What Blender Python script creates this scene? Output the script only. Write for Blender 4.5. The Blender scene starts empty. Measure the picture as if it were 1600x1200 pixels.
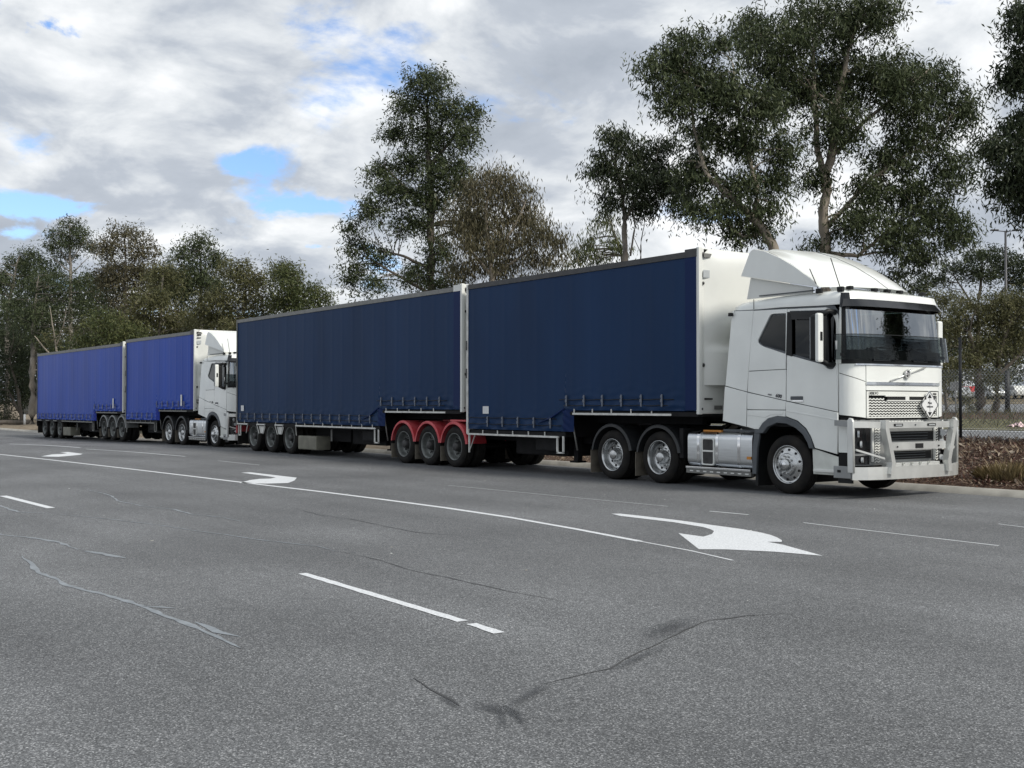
import bpy, bmesh, math, random
import numpy as np
from mathutils import Vector, Matrix
R_ = math.radians
random.seed(7); rng = np.random.default_rng(7)
SC = bpy.context.scene; COL = SC.collection
# ------------------------------------------------------------ camera
HEAD = math.pi - math.atan2(1300, 1800); PITCH = math.atan(32/1800)
F0 = Vector((math.cos(HEAD), math.sin(HEAD), 0)); RT = Vector((math.sin(HEAD), -math.cos(HEAD), 0)); UZ = Vector((0, 0, 1))
FW = F0*math.cos(PITCH) + UZ*math.sin(PITCH); UP = -F0*math.sin(PITCH) + UZ*math.cos(PITCH)
CAM = Vector((0, 0, 1.49))
cam = bpy.data.cameras.new('camera'); co = bpy.data.objects.new('camera', cam); COL.objects.link(co); SC.camera = co
cam.sensor_width = 36; cam.lens = 36*1800/1600; cam.clip_end = 6000; cam.clip_start = .1
co.matrix_world = Matrix(((RT.x, UP.x, -FW.x, 0), (RT.y, UP.y, -FW.y, 0), (RT.z, UP.z, -FW.z, CAM.z), (0, 0, 0, 1)))
# ------------------------------------------------------------ sun, sky, exposure
SUN_EL, SUN_AZ = 42, 12            # azimuth measured from +X towards +Y
sv = Vector((math.cos(R_(SUN_EL))*math.cos(R_(SUN_AZ)), math.cos(R_(SUN_EL))*math.sin(R_(SUN_AZ)), math.sin(R_(SUN_EL))))
sl = bpy.data.lights.new('sun', 'SUN'); sl.energy = 2.2; sl.angle = R_(11); sl.color = (1, .95, .86)
so = bpy.data.objects.new('sun', sl); COL.objects.link(so); so.rotation_euler = sv.to_track_quat('Z', 'Y').to_euler()
W = bpy.data.worlds.new('World'); SC.world = W; W.use_nodes = True
def build_world():
    nt = W.node_tree; N = nt.nodes; L = nt.links; N.clear()
    def n(t, **k):
        x = N.new(t)
        for a, b in k.items(): setattr(x, a, b)
        return x
    out = n('ShaderNodeOutputWorld'); bg = n('ShaderNodeBackground'); bg.inputs[1].default_value = .10
    L.new(bg.outputs[0], out.inputs[0])
    sky = n('ShaderNodeTexSky', sky_type='NISHITA', sun_disc=False, sun_elevation=R_(SUN_EL), sun_rotation=R_(90-SUN_AZ))
    sky.altitude = 50; sky.air_density = 1; sky.dust_density = .6
    tc = n('ShaderNodeTexCoord')
    def math_(op, a, b=None, c=None):
        m = n('ShaderNodeMath', operation=op)
        for i, v in enumerate((a, b, c)):
            if v is None: continue
            if isinstance(v, (int, float)): m.inputs[i].default_value = v
            else: L.new(v, m.inputs[i])
        return m.outputs[0]
    sep = n('ShaderNodeSeparateXYZ'); L.new(tc.outputs['Generated'], sep.inputs[0])
    z = math_('ADD', math_('MAXIMUM', sep.outputs[2], 0.0), .30)
    cx = math_('DIVIDE', sep.outputs[0], z); cy = math_('DIVIDE', sep.outputs[1], z)
    cmb = n('ShaderNodeCombineXYZ'); L.new(cx, cmb.inputs[0]); L.new(cy, cmb.inputs[1])
    def noise(vec, scale, det, rough, dist=0, off=(0, 0, 0)):
        mp = n('ShaderNodeMapping'); mp.inputs[1].default_value = off; L.new(vec, mp.inputs[0])
        t = n('ShaderNodeTexNoise'); t.inputs['Scale'].default_value = scale; t.inputs['Detail'].default_value = det
        t.inputs['Roughness'].default_value = rough; t.inputs['Distortion'].default_value = dist
        L.new(mp.outputs[0], t.inputs[0]); return t.outputs[0]
    d = noise(cmb.outputs[0], 2.6, 12, .60, .25, (3.1, 1.7, 0))
    big = noise(cmb.outputs[0], .8, 2, .5, 0, (7, 2, 0))
    dens = math_('ADD', math_('MULTIPLY', d, 1.35), math_('MULTIPLY_ADD', big, .35, -.255))
    rg = n('ShaderNodeMapRange'); L.new(noise(cmb.outputs[0], 7, 8, .6, .4, (5, 5, 0)), rg.inputs[0]); rg.inputs[1].default_value = .36; rg.inputs[2].default_value = .62; rg.inputs[3].default_value = .25; rg.inputs[4].default_value = 1.35; rag = rg.outputs[0]
    # gaps in the cloud deck (directions in the sky)
    def gap(px, py, wx, wy, amt, dens):
        v = (FW + RT*((px-800)/1800) - UP*((py-600)/1800)).normalized()
        az = math.atan2(v.y, v.x); r = Vector((-math.sin(az), math.cos(az), 0)); u = v.cross(r)
        def dot(w):
            x = n('ShaderNodeVectorMath', operation='DOT_PRODUCT'); L.new(tc.outputs['Generated'], x.inputs[0]); x.inputs[1].default_value = w; return x.outputs['Value']
        a = math_('MULTIPLY', dot(r), 1800/wx); b = math_('MULTIPLY', dot(u), 1800/wy)
        q = math_('ADD', math_('MULTIPLY', a, a), math_('MULTIPLY', b, b))
        fr = math_('GREATER_THAN', dot(v), 0)
        g = math_('MULTIPLY', math_('EXPONENT', math_('MULTIPLY', q, -1)), fr)
        return math_('SUBTRACT', dens, math_('MULTIPLY', math_('MULTIPLY', g, rag), (amt+.06)*1.25))
    for a in ((60, 45, 110, 22, .16), (10, 20, 60, 30, .13), (235, 262, 60, 16, .13), (390, 255, 60, 28, .17), (60, 325, 150, 20, .19), (440, 325, 60, 30, .13), (30, 365, 90, 12, .13),
              (515, 320, 40, 14, .12), (490, 385, 60, 9, .12), (600, 410, 60, 40, .13), (1460, 5, 40, 18, .22), (1275, 100, 40, 45, .14), (1160, 185, 50, 30, .14), (1010, 240, 20, 20, .05)):
        dens = gap(*a, dens)
    mr = n('ShaderNodeMapRange', interpolation_type='SMOOTHSTEP'); L.new(dens, mr.inputs[0]); mr.inputs[1].default_value = .30; mr.inputs[2].default_value = .47
    # shading of the cloud: thin edges bright, thick cores grey
    sh = noise(cmb.outputs[0], 3.6, 10, .56, .3, (3.32, 1.62, 0))
    sh2 = noise(cmb.outputs[0], 1.1, 3, .5, 0, (1, 9, 0))
    s = math_('ADD', math_('MULTIPLY', sh, .62), math_('MULTIPLY', sh2, .38))
    cr = n('ShaderNodeValToRGB'); L.new(s, cr.inputs[0])
    e = cr.color_ramp.elements; e[0].position = .40; e[0].color = (.86, .875, .89, 1); e[1].position = .62; e[1].color = (.36, .40, .46, 1)
    m1 = cr.color_ramp.elements.new(.465); m1.color = (.66, .69, .72, 1); m2 = cr.color_ramp.elements.new(.53); m2.color = (.44, .48, .54, 1)
    sc = n('ShaderNodeVectorMath', operation='SCALE'); L.new(cr.outputs[0], sc.inputs[0]); sc.inputs['Scale'].default_value = CLOUD
    mix = n('ShaderNodeMix', data_type='RGBA'); L.new(mr.outputs[0], mix.inputs[0])
    sb = n('ShaderNodeVectorMath', operation='MULTIPLY'); L.new(sky.outputs[0], sb.inputs[0]); sb.inputs[1].default_value = (.85, 1.0, 1.25)
    L.new(sb.outputs[0], mix.inputs[6]); L.new(sc.outputs[0], mix.inputs[7]); L.new(mix.outputs[2], bg.inputs[0])
CLOUD = 8.0
build_world()
SC.view_settings.view_transform = 'Standard'; SC.view_settings.look = 'None'; SC.view_settings.exposure = 0.6; SC.view_settings.gamma = 1
SC.view_settings.use_curve_mapping = False
SC.cycles.max_bounces = 6; SC.cycles.transparent_max_bounces = 24
# ------------------------------------------------------------ materials
MATS = {}
def mat(name, col, rough=.5, metal=0, var=0, scale=3, bump=0, bscale=None, coat=0, spec=.5, stretch=None, col2=None, detail=4):
    m = bpy.data.materials.new(name); m.use_nodes = True; nt = m.node_tree; N = nt.nodes; L = nt.links
    b = N['Principled BSDF']; b.inputs['Base Color'].default_value = (*col, 1); b.inputs['Roughness'].default_value = rough
    b.inputs['Metallic'].default_value = metal; b.inputs['Coat Weight'].default_value = coat; b.inputs['Coat Roughness'].default_value = .08
    b.inputs['Specular IOR Level'].default_value = spec
    if var or bump:
        tc = N.new('ShaderNodeTexCoord'); mp = N.new('ShaderNodeMapping'); L.new(tc.outputs['Object'], mp.inputs[0])
        if stretch: mp.inputs[3].default_value = stretch
    if var:
        t = N.new('ShaderNodeTexNoise'); t.inputs['Scale'].default_value = scale; t.inputs['Detail'].default_value = detail; L.new(mp.outputs[0], t.inputs[0])
        r = N.new('ShaderNodeValToRGB'); L.new(t.outputs[0], r.inputs[0])
        c2 = col2 or tuple(min(1, c*(1+var)) for c in col); c1 = tuple(c*(1-var) for c in col) if not col2 else col
        r.color_ramp.elements[0].position = .3; r.color_ramp.elements[1].position = .7
        r.color_ramp.elements[0].color = (*c1, 1); r.color_ramp.elements[1].color = (*c2, 1); L.new(r.outputs[0], b.inputs['Base Color'])
    if bump:
        t2 = N.new('ShaderNodeTexNoise'); t2.inputs['Scale'].default_value = bscale or scale; t2.inputs['Detail'].default_value = 3; L.new(mp.outputs[0], t2.inputs[0])
        bp = N.new('ShaderNodeBump'); bp.inputs['Strength'].default_value = bump; bp.inputs['Distance'].default_value = .02
        L.new(t2.outputs[0], bp.inputs['Height']); L.new(bp.outputs[0], b.inputs['Normal'])
    MATS[name] = m; return m
mat('paint_white', (.77, .79, .765), .28, 0, .07, 1.3, coat=.6, detail=6)
mat('paint_dirty', (.62, .64, .60), .4, 0, .15, 3, coat=.2, detail=6)
mat('panel_white', (.70, .71, .68), .4, 0, .05, 1.4, detail=6)
mat('rubber', (.009, .009, .010), .8, 0, .4, 5, spec=.2, col2=(.024, .022, .019), detail=8)
mat('plastic_black', (.010, .011, .012), .5, spec=.3)
mat('plastic_gloss', (.012, .013, .015), .12)
mat('grey_trim', (.085, .095, .105), .55, 0, .12, 6)
mat('chassis', (.011, .011, .012), .7, 0, .4, 5, spec=.2)
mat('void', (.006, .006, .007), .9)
mat('chrome', (.72, .73, .74), .09, 1)
mat('aluminium', (.62, .64, .65), .3, 1, .1, 2, bump=.05, bscale=60, stretch=(1, 1, 12))
mat('bar_alloy', (.68, .69, .67), .33, .6, .12, 3, detail=8)
mat('bar_alloy_dull', (.30, .31, .31), .5, .5, .12, 3)
mat('rim_alloy', (.52, .53, .53), .25, 1, .15, 5)
mat('rim_steel', (.16, .17, .165), .45, .4, .3, 9)
mat('hub_dark', (.05, .05, .05), .5, .5, .3, 9)
mat('mud_black', (.022, .024, .026), .5, 0, .3, 4)
mat('mud_red', (.44, .03, .04), .45, 0, .25, 5, col2=(.56, .10, .11), detail=7)
mat('mud_grey', (.22, .23, .23), .45, 0, .2, 3)
mat('flap', (.14, .125, .10), .8, 0, .35, 5)
mat('box_khaki', (.17, .165, .13), .6, 0, .25, 3)
mat('rail_white', (.62, .62, .59), .45, 0, .2, 6)
mat('rail_dark', (.05, .05, .052), .45, .3, .2, 6)
mat('rail_grey', (.20, .20, .19), .5, .3, .15, 4)
mat('buckle', (.16, .18, .22), .4, .7)
mat('orange', (.55, .22, .03), .3)
mat('seat_dark', (.03, .03, .033), .8)
mat('dash_grey', (.10, .10, .11), .7)
mat('curtain_cloth', (.30, .27, .16), .9)
mat('lens', (.55, .58, .6), .08, .3)
mat('lamp_pole', (.07, .07, .075), .5, .4)
mat('fence_steel', (.030, .032, .035), .6, .2)
mat('wire', (.36, .37, .36), .5, .5)
mat('badge', (.10, .10, .11), .25, .8)
mat('label_white', (.68, .69, .69), .5)
mat('mark_paint', (.46, .48, .50), .6, 0, .1, 55, col2=(.76, .78, .80), detail=8)
mat('sealant', (.185, .205, .222), .42, 0, .25, 9)
mat('crack_dark', (.045, .046, .048), .8)
mat('concrete', (.24, .235, .225), .85, 0, .16, 2.5, bump=.2, bscale=40)
mat('concrete_kerb', (.33, .32, .29), .85, 0, .2, 3, bump=.2, bscale=40)
mat('red_paint', (.45, .03, .03), .3)
mat('car_silver', (.5, .52, .54), .3, .3)
mat('paper', (.72, .55, .56), .8)
mat('log', (.13, .11, .09), .9, 0, .3, 5)
def vinyl(name, c, rough=.42, spec=.28):
    m = mat(name, c, rough, 0, .12, .9, bump=.12, bscale=2.2, stretch=(1, 1, .25), detail=6, spec=spec); return m
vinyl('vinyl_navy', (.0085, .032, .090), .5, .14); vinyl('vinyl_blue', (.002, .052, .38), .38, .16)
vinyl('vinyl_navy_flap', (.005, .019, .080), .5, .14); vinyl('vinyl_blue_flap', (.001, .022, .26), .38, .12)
def glass(name, tint, ior):
    m = bpy.data.materials.new(name); m.use_nodes = True; nt = m.node_tree; N = nt.nodes; L = nt.links; N.clear()
    o = N.new('ShaderNodeOutputMaterial'); mx = N.new('ShaderNodeMixShader'); g = N.new('ShaderNodeBsdfGlossy'); t = N.new('ShaderNodeBsdfTransparent'); f = N.new('ShaderNodeFresnel')
    g.inputs['Roughness'].default_value = .015; g.inputs[0].default_value = (.9, .93, .95, 1); t.inputs[0].default_value = (*tint, 1); f.inputs[0].default_value = ior
    L.new(f.outputs[0], mx.inputs[0]); L.new(t.outputs[0], mx.inputs[1]); L.new(g.outputs[0], mx.inputs[2]); L.new(mx.outputs[0], o.inputs[0]); MATS[name] = m
glass('glass_wind', (.30, .37, .35), 4.3); glass('glass_side', (.05, .06, .065), 1.45); glass('guard_tint', (.60, .63, .63), 1.25); glass('glass_deflector', (.10, .12, .18), 1.35)
def asphalt(name, lo, hi, big=.2):
    m = bpy.data.materials.new(name); m.use_nodes = True; nt = m.node_tree; N = nt.nodes; L = nt.links; b = N['Principled BSDF']
    tc = N.new('ShaderNodeTexCoord'); P = tc.outputs['Object']
    v = N.new('ShaderNodeTexVoronoi'); v.inputs['Scale'].default_value = 140; L.new(P, v.inputs[0])
    r = N.new('ShaderNodeValToRGB'); e = r.color_ramp.elements
    sp = N.new('ShaderNodeSeparateColor'); L.new(v.outputs['Color'], sp.inputs[0]); L.new(sp.outputs[0], r.inputs[0])
    e[0].position = .0; e[0].color = (*[lo*c for c in (.96, 1, 1.04)], 1); e[1].position = 1; e[1].color = (*[hi*c for c in (.98, 1, 1.02)], 1)
    k = r.color_ramp.elements.new(.8); mid = lo+(hi-lo)*.33; k.color = (*[mid*c for c in (.965, 1, 1.04)], 1)
    def nz(s, d, st=None):
        t = N.new('ShaderNodeTexNoise'); t.inputs['Scale'].default_value = s; t.inputs['Detail'].default_value = d
        if st:
            mp = N.new('ShaderNodeMapping'); mp.inputs[3].default_value = st; L.new(P, mp.inputs[0]); L.new(mp.outputs[0], t.inputs[0])
        else: L.new(P, t.inputs[0])
        return t.outputs[0]
    def mr(x, a, c, lo_, hi_):
        q = N.new('ShaderNodeMapRange'); L.new(x, q.inputs[0]); q.inputs[1].default_value = a; q.inputs[2].default_value = c; q.inputs[3].default_value = lo_; q.inputs[4].default_value = hi_; return q.outputs[0]
    def mul(a, c):
        q = N.new('ShaderNodeMath'); q.operation = 'MULTIPLY'; L.new(a, q.inputs[0]); L.new(c, q.inputs[1]); return q.outputs[0]
    k1 = mul(mr(nz(.35, 5), .3, .7, 1-big, 1+big), mr(nz(.9, 4, (.12, 1.0, 1)), .3, .7, 1-big*.7, 1+big*.7))
    k1 = mul(k1, mr(nz(9, 6), .3, .7, .9, 1.1)); k1 = mul(k1, mr(nz(60, 3), .25, .75, .6, 1.4))
    s = N.new('ShaderNodeVectorMath'); s.operation = 'SCALE'; L.new(r.outputs[0], s.inputs[0]); L.new(k1, s.inputs['Scale']); L.new(s.outputs[0], b.inputs['Base Color'])
    b.inputs['Roughness'].default_value = .72; b.inputs['Specular IOR Level'].default_value = .35
    bp = N.new('ShaderNodeBump'); bp.inputs['Strength'].default_value = .55; bp.inputs['Distance'].default_value = .004; L.new(v.outputs['Distance'], bp.inputs['Height']); L.new(bp.outputs[0], b.inputs['Normal'])
    MATS[name] = m
asphalt('asphalt', .054, .33); asphalt('asphalt_pale', .12, .34)
def earth(name, a, b_, c, scale=8, bump=.6):
    m = bpy.data.materials.new(name); m.use_nodes = True; nt = m.node_tree; N = nt.nodes; L = nt.links; b = N['Principled BSDF']
    tc = N.new('ShaderNodeTexCoord'); t = N.new('ShaderNodeTexNoise'); t.inputs['Scale'].default_value = scale; t.inputs['Detail'].default_value = 8; t.inputs['Roughness'].default_value = .7
    L.new(tc.outputs['Object'], t.inputs[0]); r = N.new('ShaderNodeValToRGB'); L.new(t.outputs[0], r.inputs[0]); e = r.color_ramp.elements
    e[0].position = .33; e[0].color = (*a, 1); e[1].position = .68; e[1].color = (*c, 1); x = e.new(.5); x.color = (*b_, 1); L.new(r.outputs[0], b.inputs['Base Color'])
    b.inputs['Roughness'].default_value = .95; b.inputs['Specular IOR Level'].default_value = .1
    bp = N.new('ShaderNodeBump'); bp.inputs['Strength'].default_value = bump; bp.inputs['Distance'].default_value = .05; L.new(t.outputs[0], bp.inputs['Height']); L.new(bp.outputs[0], b.inputs['Normal']); MATS[name] = m
earth('mulch', (.035, .02, .016), (.085, .055, .042), (.17, .13, .10), 14)
earth('dirt', (.12, .095, .07), (.20, .165, .125), (.30, .26, .20), 5)
earth('dry_grass_ground', (.075, .075, .04), (.13, .125, .07), (.19, .18, .11), 6)
earth('garden', (.06, .045, .03), (.13, .11, .07), (.24, .20, .15), 2)
def leafmat(name, gloss=.45, trans=.22):
    m = bpy.data.materials.new(name); m.use_nodes = True; nt = m.node_tree; N = nt.nodes; L = nt.links; b = N['Principled BSDF']; o = N['Material Output']
    a = N.new('ShaderNodeAttribute'); a.attribute_name = 'tint'; L.new(a.outputs['Color'], b.inputs['Base Color']); b.inputs['Roughness'].default_value = gloss; b.inputs['Specular IOR Level'].default_value = .22
    t = N.new('ShaderNodeBsdfTranslucent'); L.new(a.outputs['Color'], t.inputs[0]); mx = N.new('ShaderNodeMixShader'); mx.inputs[0].default_value = trans
    L.new(b.outputs[0], mx.inputs[1]); L.new(t.outputs[0], mx.inputs[2]); L.new(mx.outputs[0], o.inputs[0]); MATS[name] = m
leafmat('leaf')
mat('bark_pale', (.30, .26, .21), .85, 0, .35, 3, bump=.4, bscale=14, stretch=(1, 1, .3))
mat('bark_dark', (.10, .085, .07), .9, 0, .35, 4, bump=.5, bscale=14, stretch=(1, 1, .3))
mat('bark_grey', (.20, .18, .155), .9, 0, .3, 4, bump=.4, bscale=14, stretch=(1, 1, .3))
# ------------------------------------------------------------ mesh helpers
def mesh(name, V, Fs, m=None, smooth=False):
    me = bpy.data.meshes.new(name); me.from_pydata([tuple(v) for v in V], [], Fs); me.validate()
    if m: me.materials.append(MATS[m])
    if smooth: me.polygons.foreach_set('use_smooth', [True]*len(me.polygons))
    return me
def link(name, me, parent=None, loc=(0, 0, 0), rot=(0, 0, 0), scale=(1, 1, 1), kind=None, label=None):
    o = bpy.data.objects.new(name, me); COL.objects.link(o); o.location = loc; o.rotation_euler = rot; o.scale = scale
    if parent: o.parent = parent
    if kind: o['kind'] = kind
    if label: o['label'] = label
    return o
def thing(name, label, cat, loc=(0, 0, 0), rz=0, group=None, data=None):
    o = link(name, data, None, loc, (0, 0, rz)); o['label'] = label; o['category'] = cat
    if group: o['group'] = group
    return o
class MB:
    def __init__(s): s.V = []; s.F = []; s.S = []
    def add(s, V, Fs, sm=False):
        n = len(s.V); s.V += [tuple(v) for v in V]; s.F += [tuple(i+n for i in f) for f in Fs]; s.S += [sm]*len(Fs); return s
    def box(s, x0, x1, y0, y1, z0, z1, bev=0):
        if not bev:
            V = [(x, y, z) for x in (x0, x1) for y in (y0, y1) for z in (z0, z1)]
            return s.add(V, [(0, 1, 3, 2), (4, 6, 7, 5), (0, 4, 5, 1), (2, 3, 7, 6), (0, 2, 6, 4), (1, 5, 7, 3)])
        bm = bmesh.new(); bmesh.ops.create_cube(bm, size=1)
        for v in bm.verts: v.co = Vector(((x0+x1)/2+v.co.x*(x1-x0), (y0+y1)/2+v.co.y*(y1-y0), (z0+z1)/2+v.co.z*(z1-z0)))
        bmesh.ops.bevel(bm, geom=bm.edges[:], offset=bev, segments=2, affect='EDGES', profile=.6)
        bm.verts.index_update(); V = [v.co[:] for v in bm.verts]; Fs = [[v.index for v in f.verts] for f in bm.faces]; bm.free(); return s.add(V, Fs, False)
    def tube(s, pts, r, n=8, caps=True):
        pts = [Vector(p) for p in pts]; rr = r if isinstance(r, (list, tuple)) else [r]*len(pts); V = []; Fs = []
        for i, p in enumerate(pts):
            d = (pts[min(i+1, len(pts)-1)]-pts[max(i-1, 0)]).normalized(); a = d.cross(Vector((0, 0, 1)))
            if a.length < .05: a = d.cross(Vector((1, 0, 0)))
            a.normalize(); b = d.cross(a)
            for k in range(n):
                t = 2*math.pi*k/n; V.append(p+(a*math.cos(t)+b*math.sin(t))*rr[i])
        for i in range(len(pts)-1):
            for k in range(n): Fs.append((i*n+k, i*n+(k+1) % n, (i+1)*n+(k+1) % n, (i+1)*n+k))
        if caps: Fs.append(tuple(range(n))[::-1]); Fs.append(tuple((len(pts)-1)*n+k for k in range(n)))
        return s.add(V, Fs, True)
    def lathe(s, prof, n=48, smooth=True):      # profile of (y, radius) turned about the Y axis
        V = []; Fs = []
        for (y, r) in prof:
            for k in range(n): t = 2*math.pi*k/n; V.append((r*math.cos(t), y, r*math.sin(t)))
        for i in range(len(prof)-1):
            for k in range(n): Fs.append((i*n+k, (i+1)*n+k, (i+1)*n+(k+1) % n, i*n+(k+1) % n))
        return s.add(V, Fs, smooth)
    def disc(s, y, r, c=(0, 0), n=14, y2=None):
        V = [(c[0]+r*math.cos(2*math.pi*k/n), y, c[1]+r*math.sin(2*math.pi*k/n)) for k in range(n)]
        if y2 is None: return s.add(V, [tuple(range(n))])
        V += [(v[0], y2, v[2]) for v in V]; return s.add(V, [tuple(range(n)), tuple(range(n, 2*n))[::-1]]+[(k, (k+1) % n, n+(k+1) % n, n+k) for k in range(n)])
    def prism(s, poly, y0, y1, smooth=False):   # polygon in (x, z) pushed along y (convex or mildly concave)
        n = len(poly); V = [(p[0], y0, p[1]) for p in poly]+[(p[0], y1, p[1]) for p in poly]
        s.add(V, [tuple(range(n)), tuple(range(n, 2*n))[::-1]]); s.add(V, [(k, (k+1) % n, n+(k+1) % n, n+k) for k in range(n)], smooth); return s
    def bar(s, path, w, h):                     # rectangular section along a plan path (x, y, z): w across, h up
        P = [Vector(p) for p in path]; V = []; Fs = []
        for i, p in enumerate(P):
            d = P[min(i+1, len(P)-1)]-P[max(i-1, 0)]; nn = Vector((-d.y, d.x, 0))
            nn = nn.normalized() if nn.length > 1e-6 else Vector((0, 1, 0))
            for a, b in ((-1, -1), (1, -1), (1, 1), (-1, 1)): V.append(p+nn*a*w/2+Vector((0, 0, b*h/2)))
        for i in range(len(P)-1):
            for k in range(4): Fs.append((i*4+k, i*4+(k+1) % 4, i*4+4+(k+1) % 4, i*4+4+k))
        Fs += [(3, 2, 1, 0), tuple(len(P)*4-4+k for k in range(4))]; return s.add(V, Fs)
    def me(s, name, m):
        me = bpy.data.meshes.new(name); me.from_pydata(s.V, [], s.F); me.materials.append(MATS[m]); me.polygons.foreach_set('use_smooth', s.S)
        bm = bmesh.new(); bm.from_mesh(me); bmesh.ops.recalc_face_normals(bm, faces=bm.faces[:]); bm.to_mesh(me); bm.free(); return me
    def obj(s, name, m, parent=None, **k): return link(name, s.me(name, m), parent, **k)
def roundp(pts, r, n=4):
    out = []; N_ = len(pts)
    for i in range(N_):
        p = Vector(pts[i]); a = Vector(pts[i-1])-p; b = Vector(pts[(i+1) % N_])-p
        k = min(r, a.length*.45, b.length*.45); p0 = p+a.normalized()*k; p1 = p+b.normalized()*k
        for j in range(n+1):
            t = j/n; q = p0*(1-t)**2+p*2*t*(1-t)+p1*t*t; out.append((q.x, q.y))
    return out
def curve_mesh(splines, th, bev=0):
    cu = bpy.data.curves.new('c', 'CURVE'); cu.dimensions = '2D'; cu.fill_mode = 'BOTH'; cu.extrude = max(th/2-bev, .0005); cu.bevel_depth = bev; cu.bevel_resolution = 1; cu.offset = -bev
    for sp in splines:
        s = cu.splines.new('POLY'); s.points.add(len(sp)-1); s.use_cyclic_u = True
        for i, p in enumerate(sp): s.points[i].co = (p[0], p[1], 0, 1)
    o = bpy.data.objects.new('c', cu); COL.objects.link(o); dg = bpy.context.evaluated_depsgraph_get(); me = bpy.data.meshes.new_from_object(o.evaluated_get(dg))
    bpy.data.objects.remove(o); bpy.data.curves.remove(cu); return me
def plate(name, outer, holes, y0, th, m, parent, bev=.004, lean=None, r=0):
    """plate drawn in (x, z), standing across y from y0 (outer face) inwards"""
    me = curve_mesh([roundp(outer, r) if r else outer]+list(holes), th, bev); me.name = name
    n = len(me.vertices); a = np.empty(n*3, 'f'); me.vertices.foreach_get('co', a); a = a.reshape(-1, 3)
    x, zz, w = a[:, 0].copy(), a[:, 1].copy(), a[:, 2].copy(); y = y0+th/2-w
    if lean: y = y+lean(x, zz)
    me.vertices.foreach_set('co', np.stack([x, y, zz], 1).ravel().astype('f')); me.materials.clear(); me.materials.append(MATS[m]); me.update()
    return link(name, me, parent)
def text(name, body, size, m, parent, loc, rot, ext=.002, space=1, shear=0, label=None, kind=None):
    cu = bpy.data.curves.new('t', 'FONT'); cu.body = body; cu.size = size; cu.extrude = ext; cu.align_x = 'CENTER'; cu.align_y = 'CENTER'; cu.space_character = space; cu.shear = shear; cu.offset = size*.012
    o = bpy.data.objects.new('t', cu); COL.objects.link(o); dg = bpy.context.evaluated_depsgraph_get(); me = bpy.data.meshes.new_from_object(o.evaluated_get(dg))
    bpy.data.objects.remove(o); bpy.data.curves.remove(cu); me.name = name; me.materials.clear(); me.materials.append(MATS[m]); return link(name, me, parent, loc, rot, label=label)
def copy_tree(o, parent=None, skip=()):
    c = o.copy(); COL.objects.link(c); c.parent = parent
    for ch in o.children:
        if ch.name.split('.')[0] not in skip: copy_tree(ch, c, skip)
    return c
def sstep(a, b, x): t = np.clip((np.asarray(x, float)-a)/(b-a), 0, 1); return t*t*(3-2*t)
# ------------------------------------------------------------ terrain
YS = [-400, 17.0, 17.45, 18.2, 18.26, 18.46, 20, 22, 23.5, 24.8, 27, 37.8, 49, 56, 59, 90, 150, 2500]
ZS = [0, 0, -.01, -.08, .03, .035, .24, .50, .66, .62, .36, .57, .81, .97, 1.03, 1.71, 3.0, 3.0]
def gz(x, y):
    x = np.asarray(x, float); y = np.asarray(y, float); z = np.interp(y, YS, ZS); m = 1-.62*sstep(-18, -27, x) if False else 1-.62*sstep(0, 1, (-18-x)/9)
    z = np.where((y > 18.46) & (y < 30), .035+(z-.035)*m, z); off = -.2*sstep(0, 1, (-36-x)/24); return z+off
def strip(name, x0, x1, y0, y1, m, dx=4, dy=2, lift=0, noise=0, **k):
    xs = np.unique(np.concatenate([np.arange(x0, x1, dx), [x1]])); ys = np.unique(np.concatenate([np.arange(y0, y1, dy), [y1], [q for q in YS if y0 < q < y1]]))
    X, Y = np.meshgrid(xs, ys, indexing='ij'); Z = gz(X, Y)+lift
    if noise:
        e = np.minimum(np.minimum(Y-y0, y1-Y)/.3, 1); Z += e*noise*(rng.random(Z.shape)-.4+.5*np.sin(X*1.3+Y)*np.cos(Y*1.7-X*.6))
    V = np.stack([X, Y, Z], -1).reshape(-1, 3); ny = len(ys)
    Fs = [(i*ny+j, (i+1)*ny+j, (i+1)*ny+j+1, i*ny+j+1) for i in range(len(xs)-1) for j in range(ny-1)]
    k.setdefault('kind', 'structure'); return link(name, mesh(name, V, Fs, m, True), **k)
strip('ground', -2500, 2500, 150, 2500, 'garden', 250, 250)
strip('ground', -2500, -110, 18.46, 150, 'dirt', 60, 8); strip('ground', 60, 2500, 18.46, 150, 'dirt', 120, 12)
road = strip('road', -150, 60, -40, 17.45, 'asphalt', 6, 6)
strip('road', -2500, -150, -400, 17.45, 'asphalt', 400, 60); strip('road', 60, 2500, -400, 17.45, 'asphalt', 400, 60); strip('road', -150, 60, -400, -40, 'asphalt', 30, 60)
strip('gutter', -300, 60, 17.45, 18.2, 'concrete', 6, .4); strip('kerb', -300, 60, 18.2, 18.46, 'concrete_kerb', 6, .3)
strip('verge', -26, 2, 18.46, 27, 'mulch', .16, .16, 0, .05); strip('verge', -110, -26, 18.46, 27, 'dirt', 1, .5, 0, .08); strip('verge', 2, 60, 18.46, 27, 'mulch', 1, .6, 0, .06)
strip('car_park', -110, 60, 27, 37.8, 'asphalt_pale', 6, 3); strip('grass_strip', -110, 60, 37.8, 49, 'dry_grass_ground', 1, 1, 0, .05)
strip('garden_bed', -110, 60, 49, 59, 'mulch', 1, 1, 0, .1); strip('access_road', -110, 60, 59, 88, 'asphalt_pale', 8, 6); strip('garden_bed', -110, 60, 88, 150, 'garden', 3, 3, 0, .2)
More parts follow.
